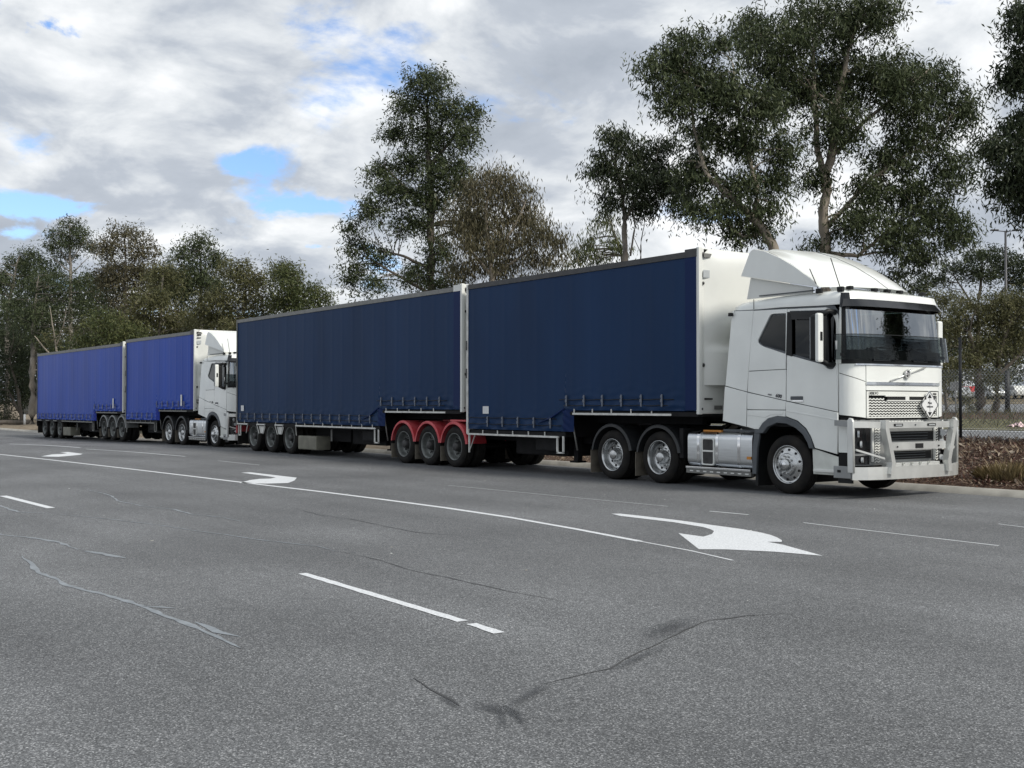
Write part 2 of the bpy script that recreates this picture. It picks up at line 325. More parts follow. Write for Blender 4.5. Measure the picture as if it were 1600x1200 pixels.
# painted parking line and kerb strips beyond the fence
def flat(name, pts, m, parent=None, lift=.004, label=None, kind=None):
    V = [(p[0], p[1], float(gz(p[0], p[1]))+lift) for p in pts]; return link(name, mesh(name, V, [tuple(range(len(V)))], m), parent, label=label, kind=kind)
flat('parking_line', [(-26.5, 37.15), (-20, 37.15), (-20, 37.45), (-26.5, 37.45)], 'mark_paint', kind='structure')
strip('kerb', -110, 60, 88, 88.5, 'concrete_kerb', 10, .5, .12); strip('kerb', -110, 60, 37.8, 38.05, 'concrete_kerb', 10, .25, .05)
# ------------------------------------------------------------ road markings and cracks: parts of the road
def ribbon(name, path, w, m, lift=.004, label=None, jitter=0, taper=False):
    P = [Vector((*p, 0)) for p in path]; Q = []
    for i in range(len(P)-1):
        L_ = (P[i+1]-P[i]).length; k = max(1, int(L_/(.12 if jitter else 1.5)))
        for j in range(k): Q.append(P[i].lerp(P[i+1], j/k))
    Q.append(P[-1]); V = []; n = len(Q); off = 0
    for i, q in enumerate(Q):
        d = (Q[min(i+1, n-1)]-Q[max(i-1, 0)]).normalized(); nn = Vector((-d.y, d.x, 0)); off = off*.7+jitter*random.uniform(-1, 1)
        ww = w*(1+(random.uniform(-.5, .6) if taper else random.uniform(-.12, .12) if jitter else random.uniform(-.03, .03)))
        if taper: ww *= min(1, .25+4*min(i, n-1-i)/n)
        for s_ in (-.5, .5): p = q+nn*(ww*s_+(off if taper else 0)); V.append((p.x, p.y, float(gz(p.x, p.y))+lift))
    return link(name, mesh(name, V, [(2*i, 2*i+1, 2*i+3, 2*i+2) for i in range(n-1)], m), road, label=label)
ARROW1 = [(-11.82, 10.14), (-11.88, 10.4), (-11.42, 10.42), (-10.72, 10.41), (-10.12, 10.34), (-9.59, 10.29), (-9.23, 10.21), (-8.97, 10.11), (-8.65, 9.9), (-8.42, 9.65), (-8.14, 9.23), (-7.95, 9.25), (-7.39, 9.1), (-7.79, 8.85), (-8.32, 8.58), (-8.49, 8.5), (-9.69, 9.37), (-9.27, 9.35), (-9.4, 9.58), (-9.6, 9.83), (-9.78, 9.98), (-10.0, 10.08), (-10.62, 10.19), (-11.16, 10.19), (-11.64, 10.19)]
ARROW1 = [(-11.95, 10.30), (-11.88, 10.4), (-11.42, 10.42), (-10.72, 10.41), (-10.12, 10.34), (-9.59, 10.29), (-9.23, 10.21), (-8.97, 10.11), (-8.74, 9.97), (-8.52, 9.8), (-8.42, 9.68), (-8.52, 9.56), (-8.25, 9.5), (-7.41, 9.12), (-7.9, 8.98), (-8.32, 8.72), (-8.49, 8.5), (-9.69, 9.37), (-9.27, 9.35), (-9.33, 9.48), (-9.4, 9.62), (-9.6, 9.86), (-9.78, 9.98), (-10.0, 10.08), (-10.62, 10.19), (-11.16, 10.19), (-11.64, 10.19)]
ARROW2 = [(-23.86, 9.94), (-23.88, 10.16), (-21.56, 10.18), (-20.75, 9.74), (-20.19, 9.35), (-20.28, 8.94), (-20.73, 8.6), (-21.42, 9.11), (-21.65, 9.42), (-21.59, 9.61), (-21.87, 9.86), (-22.34, 9.89)]
ARROW3 = [(-37.49, 9.65), (-37.5, 9.89), (-35.74, 9.86), (-35.09, 9.6), (-34.49, 9.1), (-34.13, 8.73), (-34.68, 8.4), (-35.85, 9.0), (-35.96, 9.31), (-36.45, 9.59)]
def arrow_outline(pix_pts): return pix_pts
for a, lb in ((ARROW1, 'large fresh white turn arrow near the bull bar'), (ARROW2, 'worn white turn arrow beside the tri-axle trailer'), (ARROW3, 'faint distant turn arrow beside the bright blue trailer')):
    flat('turn_arrow', a, 'mark_paint', road, .004, lb)
LINE_A = [(-75, 6.2), (-55, 6.9), (-41.52, 7.56), (-36.85, 7.76), (-31.32, 8.16), (-26.87, 8.43), (-23.23, 8.61), (-20.21, 8.75), (-17.94, 8.88), (-15.79, 8.94), (-13.99, 8.95), (-12.34, 8.88)]
ribbon('lane_line', LINE_A, .11, 'mark_paint', label='long solid white lane line'); ribbon('lane_line', [(-12.34, 8.88), (-10.73, 8.69), (-9.37, 8.48)], .09, 'mark_paint'); ribbon('lane_line', [(-9.37, 8.48), (-8.45, 8.35), (-7.7, 8.16)], .035, 'mark_paint', jitter=.004)
for p, w in (([(-50.47, 10.99), (-46.54, 11.41), (-41.86, 11.45)], .13), ([(-39.85, 11.11), (-36.13, 11.53), (-32.26, 11.76)], .08), ([(-29.3, 11.55), (-26.59, 11.56)], .035), ([(-17.9, 11.48), (-14.22, 11.62), (-12.33, 11.72)], .022), ([(-11.43, 11.66), (-10.76, 11.71)], .05),
             ([(-9.63, 11.48), (-8.85, 11.41), (-6.86, 11.28)], .035), ([(-8.11, 13.33), (-7.34, 13.14)], .03)): ribbon('faded_line', p, w, 'mark_paint', jitter=.003)
ribbon('lane_dash', [(-20.08, 4.28), (-17.32, 4.34)], .12, 'mark_paint'); ribbon('lane_dash', [(-9.33, 4.46), (-6.63, 4.37)], .085, 'mark_paint', jitter=.002); ribbon('lane_dash', [(-6.52, 4.37), (-6.15, 4.34)], .08, 'mark_paint', jitter=.002)
CR = [(0.048, 0, [(-12.02, 2.73), (-11.32, 2.67), (-10.74, 2.6), (-10.26, 2.63), (-9.86, 2.59), (-9.52, 2.64), (-9.18, 2.71), (-8.51, 2.79), (-7.97, 2.77), (-7.58, 2.81), (-7.12, 2.81), (-6.7, 2.81)]),
(0.03, 0, [(-8.51, 2.79), (-8.4, 2.87), (-8.28, 2.94)]), (0.05, 0, [(-14.66, 2.88), (-14.17, 2.99), (-13.56, 3.2), (-13.05, 3.34), (-12.22, 3.32)]), (0.07, 0, [(-12.04, 3.35), (-11.68, 3.45), (-11.26, 3.51)]),
(0.045, 0, [(-18.94, 3.77), (-18.09, 3.82), (-16.97, 3.83), (-16.49, 4.09)]), (0.025, 0, [(-16.49, 4.09), (-15.51, 4.45), (-14.64, 4.68), (-13.79, 4.87), (-13.17, 4.96), (-12.67, 5.08), (-11.89, 5.2), (-11.0, 5.46), (-10.48, 5.42)]),
(0.03, 0, [(-20.74, 5.79), (-19.04, 5.72), (-18.05, 5.5), (-16.86, 5.53), (-16.1, 5.69), (-15.2, 5.64), (-14.53, 5.82), (-13.91, 5.83)]), (0.04, 0, [(-7.68, 2.87), (-7.27, 2.87), (-7.02, 2.92)]),
(0.018, 1, [(-10.48, 5.42), (-9.59, 5.43), (-8.99, 5.35), (-8.38, 5.38), (-7.44, 5.38), (-6.86, 5.43)]), (0.02, 1, [(-15.28, 7.18), (-14.11, 7.0), (-13.35, 7.08), (-12.35, 6.99), (-11.52, 6.95), (-10.69, 7.28)]),
(0.025, 1, [(-5.41, 3.26), (-5.03, 3.19), (-4.79, 3.15)]), (0.02, 1, [(-5.54, 6.39), (-5.63, 6.12), (-5.66, 5.77), (-5.52, 5.39), (-5.36, 5.07), (-5.13, 4.6), (-4.97, 4.26), (-4.93, 3.99), (-4.89, 3.74)])]
for w, k, p in CR: ribbon('surface_crack' if k else 'sealed_crack', p, w*(.62 if k else 1.0), 'crack_dark' if k else 'sealant', .003, None, .012, True)
def stain_mat():
    m = bpy.data.materials.new('stain'); m.use_nodes = True; nt = m.node_tree; N = nt.nodes; L = nt.links; b = N['Principled BSDF']; b.inputs['Base Color'].default_value = (.045, .048, .053, 1); b.inputs['Roughness'].default_value = .6
    tc = N.new('ShaderNodeTexCoord'); g = N.new('ShaderNodeTexGradient'); g.gradient_type = 'SPHERICAL'; mp = N.new('ShaderNodeMapping'); mp.inputs[1].default_value = (-1, -1, 0); mp.inputs[3].default_value = (2, 2, 0)
    L.new(tc.outputs['Generated'], mp.inputs[0]); L.new(mp.outputs[0], g.inputs[0]); t = N.new('ShaderNodeTexNoise'); t.inputs['Scale'].default_value = 22; t.inputs['Detail'].default_value = 8; L.new(tc.outputs['Object'], t.inputs[0])
    a = N.new('ShaderNodeMath'); a.operation = 'MULTIPLY'; L.new(g.outputs['Fac'], a.inputs[0]); L.new(t.outputs[0], a.inputs[1]); a2 = N.new('ShaderNodeMath'); a2.operation = 'MULTIPLY'; a2.use_clamp = True; L.new(a.outputs[0], a2.inputs[0]); a2.inputs[1].default_value = 1.05
    L.new(a2.outputs[0], b.inputs['Alpha']); MATS['stain'] = m
stain_mat()
for i, (x, y, w, h, rz) in enumerate(((-4.64, 3.24, .17, .10, .1), (-4.52, 3.27, .20, .035, -.45), (-4.47, 3.17, .22, .03, -.5), (-4.42, 3.24, .22, .025, -.5), (-4.85, 3.13, .16, .03, -.2), (-5.62, 5.35, .5, .14, 2.0), (-5.05, 4.55, .5, .05, 2.0), (-4.75, 3.55, .3, .05, 2.1))):
    me = mesh('stain', [(-w, -h, 0), (w, -h, 0), (w, h, 0), (-w, h, 0)], [(0, 1, 2, 3)], 'stain'); link('tar_stain', me, road, (x, y, .0055+i*.0006), (0, 0, rz))
# ------------------------------------------------------------ wheels
TR = .49
def tyre_me():
    p = [(.03, .315), (.012, .33), (.0, .37), (.0, .41), (.012, .445), (.03, .47), (.045, TR-.006)]
    ys = [.055, .09, .094, .102, .106, .135, .139, .147, .151, .18, .184, .192, .196, .235]
    for i, y in enumerate(ys): p.append((y, TR-(.012 if i % 4 in (2, 3) else 0)))
    p += [(.245, TR-.006), (.262, .47), (.28, .445), (.29, .41), (.29, .37), (.278, .33), (.26, .315)]
    return MB().lathe(p, 56).me('tyre', 'rubber')
def rim_steer_me():
    m = MB(); m.lathe([(.03, .318), (.01, .322), (.008, .31), (.03, .303), (.05, .295), (.045, .27), (.03, .235), (.02, .2), (.018, .19), (-.01, .185), (-.02, .17), (-.022, .0)], 48)
    for k in range(10):
        t = 2*math.pi*(k+.5)/10; m.disc(-.05, .019, (.142*math.cos(t), .142*math.sin(t)), 8, -.015)
    m.lathe([(-.02, .105), (-.06, .1), (-.085, .085), (-.09, .05), (-.09, 0)], 24); return m.me('rim', 'rim_alloy')
def rim_holes_me(r, y, n=10, s=.022):
    m = MB()
    for k in range(n): t = 2*math.pi*k/n; m.disc(y, s, (r*math.cos(t), r*math.sin(t)), 12, y+.006)
    return m.me('hand_hole', 'void')
def rim_deep_me(mt):
    m = MB(); m.lathe([(.03, .318), (.006, .325), (.004, .312), (.03, .300), (.05, .292), (.10, .286), (.14, .272), (.165, .255), (.172, .22), (.165, .19), (.16, .13)], 48)
    return m.me('rim', mt)
def hub_me(mt):
    m = MB(); m.lathe([(.16, .135), (.12, .125), (.06, .10), (.02, .095), (.012, .08), (.01, 0)], 28)
    for k in range(10): t = 2*math.pi*(k+.5)/10; m.disc(.13, .017, (.165*math.cos(t), .165*math.sin(t)), 6, .17)
    return m.me('hub', mt)
TY = tyre_me(); RS = rim_steer_me(); HS = MB().lathe([(-.09, .05), (-.1, .045), (-.102, 0)], 20).me('hub', 'chrome'); HO = rim_holes_me(.246, .026)
RD = {k: rim_deep_me(k) for k in ('rim_alloy', 'rim_steel')}; HB = {'rim_alloy': hub_me('rim_alloy'), 'rim_steel': hub_me('hub_dark')}; HD = rim_holes_me(.225, .163, 10, .024)
def wheel(parent, x, y, kind, far=False, dual=True):
    rot = (0, random.uniform(0, 6.28), math.pi if far else 0); e = link('wheel', HS if kind == 'steer' else HB[kind], parent, (x, y, TR), rot)
    link('tyre', TY, e); link('rim', RS if kind == 'steer' else RD[kind], e); link('hand_hole', HO if kind == 'steer' else HD, e, kind='stuff')
    if dual: link('tyre', TY, e, (0, .33, 0))
def axle(parent, x, kind, dual=True, inset=.03):
    wheel(parent, x, inset, kind, False, dual); wheel(parent, x, 2.5-inset, kind, True, dual)
    MB().tube([(x, .5, TR), (x, 2.0, TR)], .07, 10).obj('axle', 'chassis', parent)
def mudguard_me(r, a0, a1, w, mt, name='mudguard'):
    m = MB(); n = 22; V = []; Fs = []
    for i in range(n+1):
        t = R_(a0+(a1-a0)*i/n)
        for (rr, y) in ((r-.05, 0), (r-.006, 0), (r+.012, .012), (r+.012, w), (r, w), (r, .02), (r-.04, .012)): V.append((rr*math.cos(t), y, rr*math.sin(t)))
    for i in range(n):
        for k in range(7): Fs.append((i*7+k, i*7+(k+1) % 7, (i+1)*7+(k+1) % 7, (i+1)*7+k))
    Fs += [tuple(range(7)), tuple(n*7+k for k in range(7))[::-1]]; m.add(V, Fs, False); return m.me(name, mt)
# ------------------------------------------------------------ prime mover
def lean(x, z): return .05*np.clip((z-2.1)/1.2, 0, 1)**1.3
FP_ = [(1.075, 0), (1.16, .012), (1.24, .045), (1.30, .10), (1.345, .19), (1.37, .29), (1.392, .5), (1.408, .85), (1.415, 1.25)]
FP_ += [(p[0], 2.5-p[1]) for p in FP_[-2::-1]]
fx = np.array([p[0] for p in FP_]); fy = np.array([p[1] for p in FP_]); fs = np.concatenate([[0], np.cumsum(np.hypot(np.diff(fx), np.diff(fy)))]); fs /= fs[-1]
def u_at(y): return float(np.interp(y, fy, fs))
def Sf(u, z, off=0):
    x = np.interp(u, fs, fx); y = np.interp(u, fs, fy); e = .004
    dx = np.interp(u+e, fs, fx)-np.interp(u-e, fs, fx); dy = np.interp(u+e, fs, fy)-np.interp(u-e, fs, fy); l = math.hypot(dx, dy) or 1; nx, ny = dy/l, -dx/l
    x -= max(z-2.1, 0)*.105*min(1, (x-1.075)/.25); ln = .05*min(max((z-2.1)/1.2, 0), 1)**1.3; y = y+(1.25-y)/1.25*ln
    return Vector((x+nx*off, y+ny*off, z))
def fstrip(name, u0, u1, z0, z1, off, m, parent, nu=24, nz=4, th=.03, label=None, off1=None):
    zf0 = z0 if callable(z0) else (lambda u: z0); zf1 = z1 if callable(z1) else (lambda u: z1); o1 = off if off1 is None else off1
    V = []; us = np.linspace(u0, u1, nu+1)
    for u in us:
        for j in range(nz+1): t = j/nz; V.append(Sf(u, zf0(u)*(1-t)+zf1(u)*t, off*(1-t)+o1*t))
    n1 = len(V)
    for u in us:
        for j in range(nz+1): t = j/nz; V.append(Sf(u, zf0(u)*(1-t)+zf1(u)*t, (off*(1-t)+o1*t)-th))
    k = nz+1; q = []; side = []
    for i in range(nu):
        for j in range(nz): q.append((i*k+j, (i+1)*k+j, (i+1)*k+j+1, i*k+j+1)); q.append(tuple(n1+v for v in q[-1][::-1]))
        side += [(i*k, n1+i*k, n1+(i+1)*k, (i+1)*k), (i*k+nz, (i+1)*k+nz, n1+(i+1)*k+nz, n1+i*k+nz)]
    for i in (0, nu):
        for j in range(nz): a = i*k+j; side.append((a, a+1, n1+a+1, n1+a))
    b = MB(); b.add(V, q, True); b.add(V, side, False); return b.obj(name, m, parent, label=label)
def build_prime_mover():
    T = thing('prime_mover', 'white sleeper cab prime mover with alloy bull bar, nearest the camera', 'truck', (-12.88, 14.939, 0), -.0128, 'white prime movers pulling curtain trailers')
    PW = 'paint_white'
    def both(fn):                       # near side part plus its mirror image on the far side
        o = fn(); c = o.copy(); COL.objects.link(c); c.scale = (1, -1, 1); c.location = (0, 2.5, 0)
        for ch in o.children: d = ch.copy(); COL.objects.link(d); d.parent = c
        return o
    # inner shell: dark, seen only in the gaps
    arch_o = [(-.69, 1.06), (-.60, 1.06), (-.51, 1.17), (-.39, 1.25), (-.19, 1.29), (.02, 1.275), (.25, 1.21), (.42, 1.09), (.52, .96), (.60, .775)]
    winr = roundp([(-.37, 3.025), (.0, 3.015), (.0, 2.325), (-.55, 2.485), (-.665, 2.56)], .06)
    wind = roundp([(.03, 3.02), (.80, 2.99), (.95, 2.94), (1.015, 2.80), (1.03, 2.2), (.99, 2.055), (.87, 2.055), (.79, 2.125), (.03, 2.315)], .05)
    bigwin = [(-.36, 3.0), (.8, 2.97), (.95, 2.92), (1.0, 2.8), (1.01, 2.2), (.97, 2.08), (.87, 2.08), (.8, 2.15), (-.54, 2.5), (-.64, 2.57)]
    both(lambda: plate('inner_shell', [(-1.2, 3.14), (.95, 3.08), (1.055, 2.95), (1.06, .70), (.62, .79)]+arch_o[::-1][1:]+[(-.9, 1.13), (-1.2, 1.2)], [bigwin], .026, .02, 'grey_trim', T, 0, lean))
    MB().box(-1.22, -1.19, .04, 2.46, 1.15, 3.15).obj('back_wall', 'paint_dirty', T)
    MB().box(-1.19, 1.05, .06, 2.44, 1.12, 1.16).obj('cab_floor', 'void', T)
    # side panels
    both(lambda: plate('side_fairing', [(-1.27, 3.13), (-.775, 3.11), (-.882, 1.712), (-1.398, 1.82)], [], 0, .03, PW, T, .006, lean))
    both(lambda: plate('side_fairing', [(-1.40, 1.808), (-.883, 1.70), (-.895, 1.105), (-1.455, 1.2)], [], -.012, .03, PW, T, .006, lean))
    both(lambda: plate('sleeper_panel', [(-.765, 3.105), (-.012, 3.085), (-.012, 2.082), (-.845, 2.068)], [winr], 0, .03, PW, T, .005, lean))
    both(lambda: plate('locker_door', [(-.846, 2.058), (-.012, 2.072), (-.012, 1.555), (-.87, 1.71)], [], 0, .03, PW, T, .005, lean))
    both(lambda: plate('lower_side_panel', [(-.872, 1.697), (-.012, 1.543), (-.012, 1.40), (-.872, 1.405)], [], -.012, .03, PW, T, .006, lean))
    both(lambda: plate('lower_side_panel', [(-.872, 1.395), (-.012, 1.39), (-.012, 1.285), (-.19, 1.297), (-.39, 1.257), (-.52, 1.175), (-.61, 1.067), (-.69, 1.067), (-.885, 1.105)], [], -.012, .03, PW, T, .006, lean))
    both(lambda: plate('locker_flap', [(-.86, 1.375), (-.06, 1.37), (-.08, 1.32), (-.33, 1.315), (-.46, 1.27), (-.86, 1.305)], [], -.018, .02, PW, T, .004))
    def door():
        d = plate('door', [(0, 3.082), (.80, 3.055), (.95, 3.01), (1.04, 2.92), (1.066, 2.78), (1.07, 1.372), (0, 1.553)], [wind], -.004, .034, PW, T, .006, lean)
        plate('door_window', wind, [], .035, .008, 'glass_side', d, 0, lean); hm = MB(); hm.box(.14, .37, -.018, -.004, 1.53, 1.565, .006); hm.obj('handle', 'chrome', d)
        MB().box(.10, .36, -.010, -.003, 1.568, 1.625, .01).obj('handle_recess', 'grey_trim', d)
        plate('wind_deflector', [(.08, 3.045), (.82, 3.01), (.90, 2.97), (.80, 2.86), (.12, 2.90)], [], -.035, .012, 'glass_deflector', d, 0, lean)
        plate('window_pillar', [(-.0, 3.035), (.10, 3.03), (.13, 2.285), (0, 2.315)], [], -.012, .02, 'plastic_black', d, .002, lean)
        plate('quarter_divider', [(.80, 3.0), (.845, 2.99), (.90, 2.1), (.85, 2.1)], [], -.004, .03, 'plastic_black', d, .002, lean); return d
    both(door)
    both(lambda: plate('lower_door', [(0, 1.541), (1.072, 1.360), (1.058, .70), (.612, .785), (.53, .965), (.43, 1.10), (.255, 1.22), (.02, 1.287), (0, 1.292)], [], -.016, .034, PW, T, .007))
    both(lambda: plate('crease', [(0.01, 1.40), (1.05, 1.255), (1.05, 1.235), (.01, 1.375)], [], -.021, .012, PW, T, .004))
    both(lambda: plate('sleeper_window', roundp([(-.38, 3.02), (.0, 3.012), (.0, 2.33), (-.55, 2.49), (-.66, 2.56)], .06), [], .03, .008, 'glass_side', T, 0, lean))
    both(lambda: plate('wheel_arch', arch_o[:1]+arch_o[1:]+[(.50, .775), (.47, .86), (.37, 1.0), (.22, 1.10), (.02, 1.17), (-.19, 1.18), (-.39, 1.11), (-.46, 1.04), (-.50, 1.0), (-.66, 1.0)], [], -.035, .09, 'grey_trim', T, .01))
    both(lambda: plate('entry_step', [(.535, .775), (.60, .765), (1.065, .655), (1.065, .36), (.55, .36)], [], .01, .03, 'paint_dirty', T, .01))
    both(lambda: MB().box(.58, 1.06, -.03, .12, .40, .45, .012).obj('step_tread', 'panel_white', T))
    both(lambda: plate('mud_flap', [(-.575, 1.03), (-.70, 1.03), (-.745, .75), (-.755, .30), (-.66, .30), (-.635, .75)], [], -.02, .05, 'grey_trim', T, .008))
    both(lambda: MB().box(-.72, -.66, .03, .98, .10, 1.13).obj('spray_flap', 'plastic_black', T))
    # wheel housing
    m = MB(); P = [(x, z) for x, z in arch_o]; n = len(P); m.add([(x*1.01, y, z+.005) for x, z in P for y in (.02, .9)], [(2*i, 2*i+2, 2*i+3, 2*i+1) for i in range(n-1)]); m.box(-.62, .62, .86, .9, .5, 1.3)
    m.obj('wheel_housing', 'void', T)
    # front
    UA, UB, UL, UR = 0.0, 1.0, u_at(.30), u_at(2.20)
    def zs(u): v = min(max(u, 0), 1); v = min(v, 1-v)/UL; return 1.995-.145*min(v, 1)
    fstrip('corner_panel', .004, UL-.002, lambda u: zs(u)+.006, 2.135, 0, PW, T, 14, 3); fstrip('corner_panel', UR+.002, .996, lambda u: zs(u)+.006, 2.135, 0, PW, T, 14, 3)
    fstrip('bonnet_panel', UL+.002, UR-.002, 1.85, 2.11, .006, PW, T, 20, 3)
    def zg(u): return zs(u)-.006
    fstrip('lower_corner_panel', .004, UL-.002, lambda u: 1.33-.05*min(u/UL, 1), zg, 0, PW, T, 14, 3); fstrip('lower_corner_panel', UR+.002, .996, lambda u: 1.33-.05*min((1-u)/UL, 1), zg, 0, PW, T, 14, 3)
    fstrip('grille_surround', UL+.002, UR-.002, 1.715, 1.80, .004, PW, T, 20, 2); fstrip('grille_back', UL, UR, 1.20, 1.72, -.05, 'void', T, 20, 2, .01)
    fstrip('cab_front_back', .0, 1.0, 1.25, 2.14, -.04, 'void', T, 24, 2, .01)
    fstrip('chrome_strip', UL, UR, 1.803, 1.847, .022, 'chrome', T, 20, 2); fstrip('chrome_strip', u_at(.12), u_at(2.38), 2.113, 2.137, .02, 'chrome', T, 20, 1)
    fr = fstrip('grille_frame', UL+.006, UR-.006, 1.635, 1.70, .0, 'panel_white', T, 20, 1, .03)
    fstrip('grille_frame', UL+.006, u_at(.36), 1.29, 1.635, 0, 'panel_white', T, 3, 1, .03); fstrip('grille_frame', u_at(2.14), UR-.006, 1.29, 1.635, 0, 'panel_white', T, 3, 1, .03)
    fstrip('grille_frame', UL+.006, UR-.006, 1.275, 1.295, 0, 'panel_white', T, 20, 1, .03)
    def zig(y0, y1, z0, z1, name='grille_mesh', skip=None):
        m = MB(); rows = int((z1-z0)/.043)
        for r in range(rows):
            z = z0+.02+r*.043; ys = np.arange(y0, y1+.001, .040); seg = []
            for i, y in enumerate(ys):
                if skip and skip(y, z):
                    if len(seg) > 1: m.bar(seg, .014, .0175)
                    seg = []; continue
                p = Sf(u_at(y), z+(.010 if i % 2 else -.010), -.012); seg.append(p)
            if len(seg) > 1: m.bar(seg, .014, .0175)
        return m.obj(name, 'panel_white', T, kind='stuff')
    zig(.36, 2.14, 1.295, 1.635, skip=lambda y, z: .74 < y < 1.77 and z > 1.535); zig(.74, 1.75, 1.19, 1.27)
    for a, b in ((.79, 1.235), (1.335, 1.73)): fstrip('air_slot', u_at(a), u_at(b), 1.562, 1.618, .004, 'void', T, 6, 1, .01)
    fstrip('slot_frame', u_at(.74), u_at(1.77), 1.618, 1.634, .010, 'panel_white', T, 10, 1); fstrip('slot_frame', u_at(.78), u_at(1.74), 1.546, 1.562, .010, 'panel_white', T, 10, 1); fstrip('slot_frame', u_at(1.236), u_at(1.334), 1.562, 1.618, .010, 'panel_white', T, 3, 1)
    # emblem: diagonal bar with ring
    p0 = Sf(u_at(.83), 1.868, .03); p1 = Sf(u_at(1.76), 2.10, .03); MB().tube([p0, p1], .012, 8).obj('emblem_bar', 'bar_alloy', T)
    pc = Sf(.5, 1.985, .035); em = MB(); em.lathe([(0, .0), (0, .06), (.02, .06)], 28); em.obj('emblem_disc', 'badge', T, loc=pc+Vector((.012, 0, 0)), rot=(0, 0, math.pi/2))
    r_ = bpy.data.meshes.new('ring'); bm = bmesh.new(); n = 28; rings = []
    for k in range(n):
        t = 2*math.pi*k/n; rings.append([bm.verts.new(((.063+.014*math.cos(s))*math.cos(t), .014*math.sin(s), (.063+.014*math.cos(s))*math.sin(t))) for s in [2*math.pi*j/6 for j in range(6)]])
    for k in range(n):
        for j in range(6): bm.faces.new((rings[k][j], rings[k][(j+1) % 6], rings[(k+1) % n][(j+1) % 6], rings[(k+1) % n][j]))
    bm.to_mesh(r_); bm.free(); r_.materials.append(MATS['bar_alloy']); link('emblem_ring', r_, T, pc+Vector((.004, 0, 0)), (0, 0, math.pi/2))
    FR = (math.pi/2, 0, math.pi/2)
    MB().box(pc.x+.013, pc.x+.019, pc.y-.062, pc.y+.062, pc.z-.017, pc.z+.017).obj('emblem_band', 'label_white', T); text('emblem_lettering', 'VOLVO', .030, 'badge', T, pc+Vector((.021, 0, 0)), FR)
    MB().tube([pc+Vector((.004, .045, .045)), pc+Vector((.004, .078, .078))], .006, 6).obj('emblem_arrow', 'chrome', T)
    text('grille_lettering', 'VOLVO', .058, 'badge', T, Sf(u_at(.47), 1.668, .006), FR, .003, 1.2); text('grille_lettering', 'FH16', .045, 'badge', T, Sf(u_at(2.06), 1.663, .006), FR, .003)
    text('door_number', '600', .082, 'badge', T, (-.165, -.008, 1.632), (math.pi/2, .15, 0), .004, 1.1, .15); text('model_lettering', 'FH16', .034, 'badge', T, (-.36, -.008, 1.655), (math.pi/2, .15, 0), .003, 1.1, .1)
    # windscreen and black surrounds
    fstrip('windscreen', .035, .965, 2.36, 3.09, -.012, 'glass_wind', T, 30, 6, .008)
    fstrip('screen_cowl', .012, .988, 2.142, 2.36, -.002, 'plastic_black', T, 30, 2, .03)
    for a_, b_ in ((-.0, .018), (.982, 1.0)): fstrip('pillar_panel', a_, b_, 2.14, 3.16, .0, PW, T, 3, 4, .03)
    fstrip('screen_pillar', .018, .052, 2.36, 3.10, -.004, 'plastic_black', T, 3, 3, .03); fstrip('screen_pillar', .948, .988, 2.36, 3.10, -.004, 'plastic_black', T, 3, 3, .03)
    fstrip('screen_header', .05, .95, 3.0, 3.12, -.015, 'plastic_black', T, 24, 2, .02)
    vs = fstrip('sun_visor', .045, .955, 3.045, 3.17, .13, 'plastic_gloss', T, 26, 2, .012, off1=.035); MB().tube([Sf(.05, 3.06, .10), Sf(.02, 3.10, .0)], .012, 6).obj('visor_bracket', 'plastic_black', vs)
    fstrip('visor_corner', .014, .088, 3.035, 3.27, .045, 'plastic_gloss', T, 6, 3, .05, off1=.012); fstrip('visor_corner', .912, .986, 3.035, 3.27, .045, 'plastic_gloss', T, 6, 3, .05, off1=.012)
    fstrip('roof_brow', .088, .912, 3.165, 3.285, .03, PW, T, 26, 2, .03, off1=.0)
    for u0, y0 in ((.30, .36), (.62, 1.35)):
        w = MB(); y1 = y0+.62; pts = [Sf(u_at(y0+.55), 2.25, .035), Sf(u_at(y0+.45), 2.30, .04), Sf(u_at(y0+.05), 2.40, .03)]; w.tube(pts, .011, 6); w.tube([Sf(u_at(y0-.02), 2.37, .02), Sf(u_at(y0+.30), 2.41, .02), Sf(u_at(y1), 2.40, .02)], .009, 6)
        w.box(pts[0].x-.03, pts[0].x+.03, pts[0].y-.12, pts[0].y+.12, 2.22, 2.29, .012); w.obj('wiper', 'plastic_black', T)
        MB().bar([Sf(u_at(y0+.1), 2.21, .01), Sf(u_at(y0+.5), 2.21, .01)], .03, .05).obj('cowl_vent', 'plastic_gloss', T)
    fstrip('stone_guard', -.0, 1.0, 2.20, 2.60, .12, 'guard_tint', T, 30, 2, .006); fstrip('guard_rim', -.0, 1.0, 2.597, 2.607, .123, 'plastic_black', T, 30, 1, .012)
    for y in (.02, 2.48): MB().bar([Sf(u_at(y), 2.28, .0), Sf(u_at(y), 2.28, .13)], .05, .05).obj('guard_bracket', 'plastic_black', T)
    MB().box(1.10, 1.135, -.105, -.095, 2.36, 2.50).obj('reflector', 'label_white', T)
    # roof shell
    base = [(-1.24, .03)]+[(x, y) for x, y in zip(fx, fy)]+[(-1.24, 2.47)]
    loop = []
    for i in range(len(base)-1):
        a, b = Vector(base[i]), Vector(base[i+1]); k = max(1, int((b-a).length/.12))
        for j in range(k): loop.append(a.lerp(b, j/k))
    loop.append(Vector(base[-1])); bk = [Vector((-1.24, 2.47-2.44*j/14)) for j in range(1, 14)]; loop += bk
    m = MB(); n = len(loop); V = []; lev = [(0, 3.125), (0, 3.15), (.015, 3.20), (.05, 3.265), (.10, 3.305), (.19, 3.335), (.40, 3.36), (.75, 3.38), (1.19, 3.39)]
